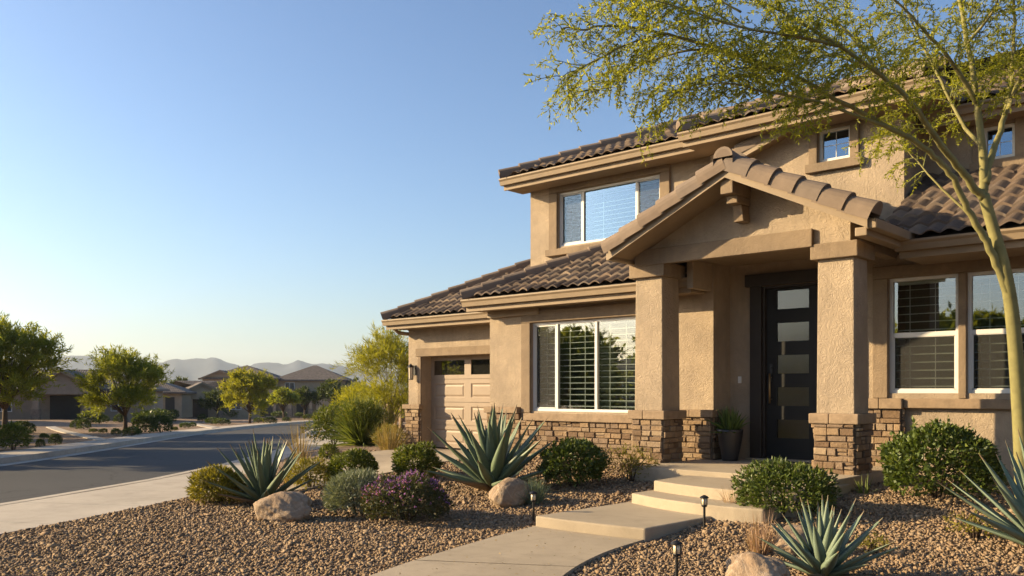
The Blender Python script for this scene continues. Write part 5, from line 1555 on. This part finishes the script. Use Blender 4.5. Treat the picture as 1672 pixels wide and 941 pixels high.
def hip_roof(mb, x0, x1, y0, y1, z, pitch, th=.16):
    d = (y1 - y0) / 2; zr = z + d * pitch
    A = [(x0, y0, z), (x1, y0, z), (x1, y1, z), (x0, y1, z)]; r0, r1 = (x0 + d, (y0 + y1) / 2, zr), (x1 - d, (y0 + y1) / 2, zr)
    mb.face([A[0], A[1], r1, r0]); mb.face([A[2], A[3], r0, r1]); mb.face([A[1], A[2], r1]); mb.face([A[3], A[0], r0])
    mb.face([A[3], A[2], A[1], A[0]])
    for i in range(4):
        a, b = A[i], A[(i + 1) % 4]; mb.face([(a[0], a[1], a[2] - th), (b[0], b[1], b[2] - th), b, a])
def gable_roof(mb, xc, w, y0, y1, z, pitch, th=.15):
    """ridge along y"""
    zr = z + w / 2 * pitch
    for s in (-1, 1):
        e = (xc + s * w / 2)
        a, b, c, d = (e, y0, z), (e, y1, z), (xc, y1, zr), (xc, y0, zr)
        lo = [(q[0], q[1], q[2] - th) for q in (a, b, c, d)]
        mb.hexa([lo[0], lo[1], lo[2], lo[3], a, b, c, d])
def far_window(t, x0, x1, z0, z1, y):
    mb = MB()
    for a, b, c, d in ((x0 - .06, x1 + .06, z0 - .06, z0), (x0 - .06, x1 + .06, z1, z1 + .06), (x0 - .06, x0, z0, z1), (x1, x1 + .06, z0, z1), ((x0 + x1) / 2 - .03, (x0 + x1) / 2 + .03, z0, z1)): mb.box(a, b, y - .05, y + .03, c, d)
    w = mb.build('window', M['white'], t, local=True)
    mb = MB(); mb.face([(x0, y - .02, z0), (x1, y - .02, z0), (x1, y - .02, z1), (x0, y - .02, z1)]); mb.build('pane', M['far_glass'], w, local=True)
def far_house(r, t_, face, label, body, gables, wins, doors, wall='far_wall', extra=None, cols=True):
    """body: list of (x0,x1,y0,y1,h,pitch); local -y faces the street. face = heading of local -y in plan degrees"""
    x, y = W(r, t_)
    o = thing('far_house', label, 'house', (x, y, float(sl(t_)) + .05), rad(face))
    for (x0, x1, y0, y1, h, pt) in body:
        mb = MB(); mb.box(x0, x1, y0, y1, -1.2, h); mb.build('wall', M[wall], o, local=True)
        mb = MB(); hip_roof(mb, x0 - .5, x1 + .5, y0 - .5, y1 + .5, h + .02, pt); mb.build('roof', M['far_roof'], o, local=True)
    for (xc, w, y0, y1, h, pt) in gables:
        mb = MB(); mb.prism([(xc - w / 2 + .3, y0 + .35, h - .55), (xc + w / 2 - .3, y0 + .35, h - .55), (xc + w / 2 - .3, y0 + .35, h + .05), (xc, y0 + .35, h + (w / 2) * pt - .12), (xc - w / 2 + .3, y0 + .35, h + .05)], (0, .2, 0)); mb.build('gable', M[wall], o, local=True, fixn=True)
        mb = MB(); gable_roof(mb, xc, w, y0, y1, h, pt); mb.build('porch_roof', M['far_roof'], o, local=True)
        mb = MB()
        for s in (-1, 1):
            mb.prism([(xc, y0 - .03, h + w / 2 * pt + .03), (xc + s * w / 2, y0 - .03, h + .03), (xc + s * w / 2, y0 - .03, h - .2), (xc, y0 - .03, h + w / 2 * pt - .22)], (0, .05, 0))
        mb.build('barge_board', M['fascia'], o, local=True, fixn=True)
        for s in (-1, 1):
            cx = xc + s * (w / 2 - .5)
            mb = MB(); mb.box(cx - .2, cx + .2, y0 + .3, y0 + .7, .95, h - .5); cl = mb.build('column', M[wall], o, local=True)
            mb = MB(); mb.box(cx - .28, cx + .28, y0 + .22, y0 + .78, -1, .948); mb.build('stone_base', M['far_stone'], cl, local=True)
    for w_ in wins: far_window(o, *w_)
    for (x0, x1, z1, y_) in doors:
        mb = MB(); mb.box(x0, x1, y_ - .04, y_ + .02, 0, z1); mb.build('door', M['far_dark'], o, local=True)
    return o
# local -y direction has plan heading; rotation about z
far_house(-31.4, 63, 42.2 + 16, 'low grey house with a gabled porch at the left behind the large tree',
          [(-9, 5.2, 1.2, 8.6, 2.35, .36)], [(-.5, 4.3, -1.4, 4.5, 2.55, .56)],
          [(2.4, 3.3, .8, 1.8, 1.2), (-5.4, -4.2, .8, 1.8, 1.2)], [(-1.7, .3, 1.9, 1.2)], 'far_wall_b')
far_house(-34.2, 80, 42.2 + 12, 'low tan house half hidden behind the round street tree',
          [(-4.2, 4.0, 0, 7, 2.45, .36)], [], [(.4, 1.8, .8, 1.9, 0), (-3, -2, .8, 1.9, 0)], [(2.6, 3.4, 2.0, 0)], 'far_wall')
far_house(-31.0, 88, 42.2 + 26, 'small gabled house with tile roof between the two street trees',
          [(-1.6, 1.6, .6, 8, 2.5, .30), (1.5, 6.2, 2.6, 9, 2.4, .38)], [(0, 4.4, -1.2, 9, 2.45, .52)], [(3.2, 4.2, .8, 1.9, 2.6)], [(-.9, .7, 2.0, .6)], 'far_wall')
far_house(-30.4, 112, 42.2 + 5, 'two-storey tan house behind the yellow-green tree',
          [(-8.6, .4, 0, 9, 4.75, .36), (.2, 9.0, 1.2, 9.5, 4.6, .42), (5.6, 13.5, -1.2, 6.5, 2.9, .40)], [(3.6, 3.6, -1.4, 3.2, 2.8, .5), (-6.4, 5.0, -.6, 4.5, 4.75, .42)],
          [(-6.9, -5.7, 3.2, 4.2, 0), (-2.6, -1.4, 3.2, 4.2, 0), (1.4, 2.5, 3.2, 4.2, 1.2), (-4.5, -3.2, 1.0, 2.2, 0), (9.4, 10.6, 1., 2.1, -1.2)], [(2.8, 4.2, 2.2, 1.2), (-1.8, .0, 2.2, 0)], 'far_wall')
far_house(-12.0, 124, 42.2 - 8, 'low house at the end of the street behind the dark trees',
          [(-6, 7, 0, 8, 2.7, .40)], [(-1, 4.2, -2, 4, 2.7, .5)], [(2.6, 3.8, .9, 2.0, 0)], [(-1.6, -.2, 2.0, 0)], 'far_wall_b')
far_house(-37, 47, 42.2 + 60, 'low tan house across the street just beyond the left edge', [(-7, 7, 0, 9, 3.3, .48)], [], [(0, 1.2, 1, 2.1, 0), (4, 5.2, 1, 2.1, 0)], [(-3, -2, 2.1, 0)], 'far_wall_b')  # unseen house, added to shade the front yards across the street
# neighbour outside the frame that shades the street
far_house(-25.5, 22, 42.2 + 92, 'low tan house across the street beyond the left edge',
          [(-3, 10, 0, 9, 2.9, .45)], [], [(0, 1.2, 1, 2.1, 0), (4, 5.2, 1, 2.1, 0)], [(7, 8, 2.1, 0)], 'far_wall')

far_house(*RTof(-28, -24), 180, 'low tan house behind the viewer, left one of the mirrored pair', [(-9, 7, 0, 8, 2.9, .42)], [], [(0, 1.2, 1, 2.1, 0), (4, 5.2, 1, 2.1, 0)], [(-3, -2, 2.1, 0)], 'far_wall_b')
far_house(*RTof(-6, -25), 180, 'low tan house behind the viewer, right one of the mirrored pair', [(-8, 8, 0, 8, 2.9, .42)], [], [(0, 1.2, 1, 2.1, 0), (4, 5.2, 1, 2.1, 0)], [(-3, -2, 2.1, 0)], 'far_wall')

# shrubs across the street: three kinds copied about
def proto_shrub(name, mat, seed, n=900, rx=.5, h=.75, lf=.13, wd=.06):
    return round_shrub(name, (0, 0, -50), rx, h, 'shrub', mat, n, lf, wd, seed, .14, .4, group='shrubs in the yards across the street')
protos = [proto_shrub('yard_shrub', 'tree_leaf_d', 81), proto_shrub('yard_shrub', 'leaf_round', 82), proto_shrub('yard_shrub', 'leaf_bright', 83)]
used = set()
def yard_shrub(u, v, wpx, hpx, k, label):
    q = gpos(u, v); t = dist(q); w = px(wpx, t); h = px(hpx, t)
    sc = (w / 1.0, w / 1.0, h / .77); rz = (u * 7 % 63) / 10
    if k not in used:
        used.add(k); o = protos[k]; o.location = q; o.scale = sc; o.rotation_euler = (0, 0, rz); o['label'] = label
    else:
        o = dup(protos[k], q, rz, sc, label)
    return o
for a in [
    (22, 735, 50, 42, 2, 'leafy green bush at the left edge across the street'),
    (38, 708, 30, 20, 0, 'dark bush behind the leafy green one at the left edge'),
    (66, 730, 13, 13, 0, 'small dark tuft left in the bare yard of the gabled house'),
    (90, 726, 17, 17, 0, 'larger dark tuft in the bare yard of the gabled house'),
    (72, 717, 12, 9, 1, 'low tuft behind the two dark tufts at the left'),
    (124, 700, 16, 14, 0, 'small dark round shrub by the path of the gabled house'),
    (137, 701, 18, 17, 0, 'dark round shrub right of the small one by the path'),
    (145, 692, 30, 18, 0, 'wide dark shrub before the left house wall'),
    (162, 692, 16, 18, 1, 'upright dark shrub left of the round street tree'),
    (172, 690, 12, 11, 1, 'tiny shrub beside the upright dark shrub'),
    (152, 706, 12, 6, 1, 'flat shrub left of the street tree trunk'),
    (168, 707, 12, 7, 1, 'flat shrub nearest the street tree trunk on its left'),
    (190, 711, 14, 11, 1, 'round shrub at the kerb left of the street tree'),
    (215, 712, 26, 14, 1, 'clipped shrub at the foot of the street tree'),
    (196, 690, 18, 14, 0, 'dark shrub behind the street tree trunk'),
    (238, 705, 34, 24, 0, 'big dark round shrub right of the street tree'),
    (263, 707, 30, 28, 0, 'tallest dark round shrub right of the street tree'),
    (250, 692, 56, 22, 1, 'broad green shrub behind the two dark round ones'),
    (275, 690, 20, 16, 0, 'dark shrub at the right end of the broad green one'),
    (285, 703, 10, 6, 2, 'pale tuft in the yard before the small gabled house'),
    (302, 699, 16, 9, 1, 'low shrub by the walk of the small gabled house'),
    (315, 697, 10, 7, 1, 'tiny shrub right beside the walk of the small gabled house'),
    (283, 683, 16, 14, 0, 'dark round shrub at the wall of the small gabled house'),
    (330, 688, 12, 12, 0, 'dark bush by the column of the small gabled house'),
    (346, 692, 18, 10, 1, 'green shrub at the street before the dark low tree'),
    (362, 693, 24, 10, 1, 'wide low shrub left of the yellow-green tree'),
    (352, 682, 22, 14, 1, 'green bush at the corner of the small gabled house'),
    (378, 682, 26, 15, 2, 'sunlit yellow-green bush left of the yellow-green tree'),
    (422, 690, 15, 8, 1, 'small round shrub right of the yellow-green tree trunk'),
    (441, 691, 18, 10, 0, 'dark round shrub at the kerb below the two-storey house'),
    (420, 681, 22, 13, 0, 'dark shrub at the wall behind the yellow-green tree'),
    (468, 688, 12, 7, 0, 'small dark shrub under the small olive tree'),
    (455, 680, 22, 9, 1, 'low hedge-like shrub before the two-storey house'),
    (505, 684, 18, 8, 1, 'low shrub near the bend before the dark little tree'),
    (528, 684, 16, 9, 0, 'dark low shrub at the bend of the street'),
    (489, 680, 14, 7, 1, 'small shrub before the right end of the two-storey house'),
]: yard_shrub(*a)
# walks of the far houses
for (a, b, c, d) in [((75, 698), (90, 697), (178, 719), (160, 721)), ((296, 690), (304, 689), (358, 698), (346, 700))]:
    q = [gpos(*w) for w in (a, b, c, d)]
    o = draped('front_walk', [(w.x, w.y) for w in q], .03, M['walk'], 8); tag(o, 'pale front walk of a house across the street', 'path')

# ------------------------------------------------------------------ loose gravel: real stones
def gravel():
    rng = np.random.RandomState(2)
    def inpoly(x, y, poly):
        ins = np.zeros(len(x), bool); n = len(poly)
        for i in range(n):
            x0, y0 = poly[i]; x1, y1 = poly[(i + 1) % n]
            c = ((y0 > y) != (y1 > y)) & (x < (x1 - x0) * (y - y0) / (y1 - y0 + 1e-12) + x0); ins ^= c
        return ins
    walk = [tuple(q) for q in L_] + [tuple(q) for q in R_[::-1]]
    allP = []; allS = []
    for (t0, t1, dens, size) in ((4.6, 7.6, 1800, .0145), (7.6, 10.2, 1400, .0155), (10.2, 14, 800, .0175), (14, 19, 220, .026)):
        hw = .64
        r1 = hw * t1
        n = int(dens * (t1 - t0) * 2 * r1)
        r = rng.uniform(-r1, r1, n); t = rng.uniform(t0, t1, n)
        ok = np.abs(r) < hw * t
        rin = np.interp(t, NEAR_IN[:90, 1], NEAR_IN[:90, 0])
        ok &= r > rin + .015
        r, t = r[ok], t[ok]
        x = t * AXv[0] + r * RTv[0]; y = t * AXv[1] + r * RTv[1]
        ok = ~inpoly(x, y, walk) & ~inpoly(x, y, DRIVE)
        ok &= ~((x > -6.05) & (x < -4.66) & (y > 7.0) & (y < 9.4)) & ~((x > -5.95) & (x < -3.95) & (y > 8.4) & (y < 10.3)) & ~((x > -6.76) & (x < -4.0) & (y > 9.85))
        ok &= ~((x > -11.1) & (x < -6.5) & (y > 11.55)) & ~((x > -4.7) & (y > 12.15)) & (y < 13.25)
        x, y = x[ok], y[ok]
        z = sl(x * AXv[0] + y * AXv[1]) + mound(x, y)
        allP.append(np.stack([x, y, z], 1)); allS.append(np.full(len(x), size))
    P_ = np.concatenate(allP); S_ = np.concatenate(allS); n = len(P_)
    cube = np.array([[-1, -1, -1], [1, -1, -1], [1, 1, -1], [-1, 1, -1], [-1, -1, 1], [1, -1, 1], [1, 1, 1], [-1, 1, 1]], float) * .62
    Vc = cube[None] * (1 + rng.uniform(-.38, .38, (n, 8, 3)))
    dims = np.stack([rng.uniform(.8, 1.75, n), rng.uniform(.55, 1.0, n), rng.uniform(.4, .75, n)], 1) * (S_ * rng.lognormal(0, .28, n))[:, None]
    Vc *= dims[:, None, :]
    # random orientation, mostly lying flat
    az = rng.rand(n) * 6.283; ti = rng.normal(size=n) * .38; tj = rng.normal(size=n) * .38
    ca, sa = np.cos(az), np.sin(az)
    x, y, z = Vc[..., 0].copy(), Vc[..., 1].copy(), Vc[..., 2].copy()
    c, s = np.cos(ti)[:, None], np.sin(ti)[:, None]; y, z = y * c - z * s, y * s + z * c
    c, s = np.cos(tj)[:, None], np.sin(tj)[:, None]; x, z = x * c + z * s, -x * s + z * c
    x, y = x * ca[:, None] - y * sa[:, None], x * sa[:, None] + y * ca[:, None]
    V = np.stack([x, y, z], -1) + P_[:, None, :]
    V[..., 2] += (dims[:, 2] * .35)[:, None] + rng.uniform(-.004, .010, (n, 1))
    fc = np.array([(0, 3, 2, 1), (4, 5, 6, 7), (0, 1, 5, 4), (1, 2, 6, 5), (2, 3, 7, 6), (3, 0, 4, 7)])
    F = (np.arange(n)[:, None, None] * 8 + fc[None]).reshape(-1, 4)
    tone = np.repeat(np.clip(rng.beta(2.2, 2.2, n), 0, 1), 6)
    o = npmesh('gravel', V.reshape(-1, 3), F, M['gravel'], None, tone)
    tag(o, 'loose tan and brown gravel covering the front yard', 'gravel', None, 'stuff')
    # leaf litter and fines between the stones
    n2 = 2600; r = rng.uniform(-4.5, 5, n2); t = rng.uniform(5, 12, n2); ok = r > np.interp(t, NEAR_IN[:90, 1], NEAR_IN[:90, 0]) + .1; r, t = r[ok], t[ok]
    x = t * AXv[0] + r * RTv[0]; y = t * AXv[1] + r * RTv[1]
    ok = ~((x > -6.9) & (x < -3.9) & (y > 6.9)) & (y < 11.3); x, y = x[ok], y[ok]
    z = sl(x * AXv[0] + y * AXv[1]) + mound(x, y) + rng.uniform(.016, .030, len(x)); z = np.where(inpoly(x, y, walk) , .040, z)
    A = rng.normal(size=(len(x), 3)); A[:, 2] *= .25
    V, F = leaves(np.stack([x, y, z], 1), A, rng.uniform(.012, .034, len(x)), .009, rng, .1, np.tile([0, 0, 1.], (len(x), 1)))
    o = npmesh('leaf_litter', V, F, M['dry_gold'], None, rng.rand(len(F))); tag(o, 'dry fallen leaflets scattered over gravel and path', 'leaf litter', None, 'stuff')
    print('stones', n)
gravel()

# ------------------------------------------------------------------ haze
def haze():
    mb = MB(); s = 3900
    mb.box(-s, s, -s, s, -4.5, 190)
    m = NT('haze_air'); m.t.nodes.remove(m.b)
    v = m.n('ShaderNodeVolumePrincipled'.replace('ShaderNode', '')); v.inputs['Color'].default_value = (.74, .85, 1.0, 1)
    v.inputs['Density'].default_value = .00015; v.inputs['Anisotropy'].default_value = .2
    m.l(v.outputs[0], m.out.inputs['Volume'])
    o = mb.build('haze', m.m); tag(o, 'thin blue distance haze', 'haze', None, 'stuff')
haze()
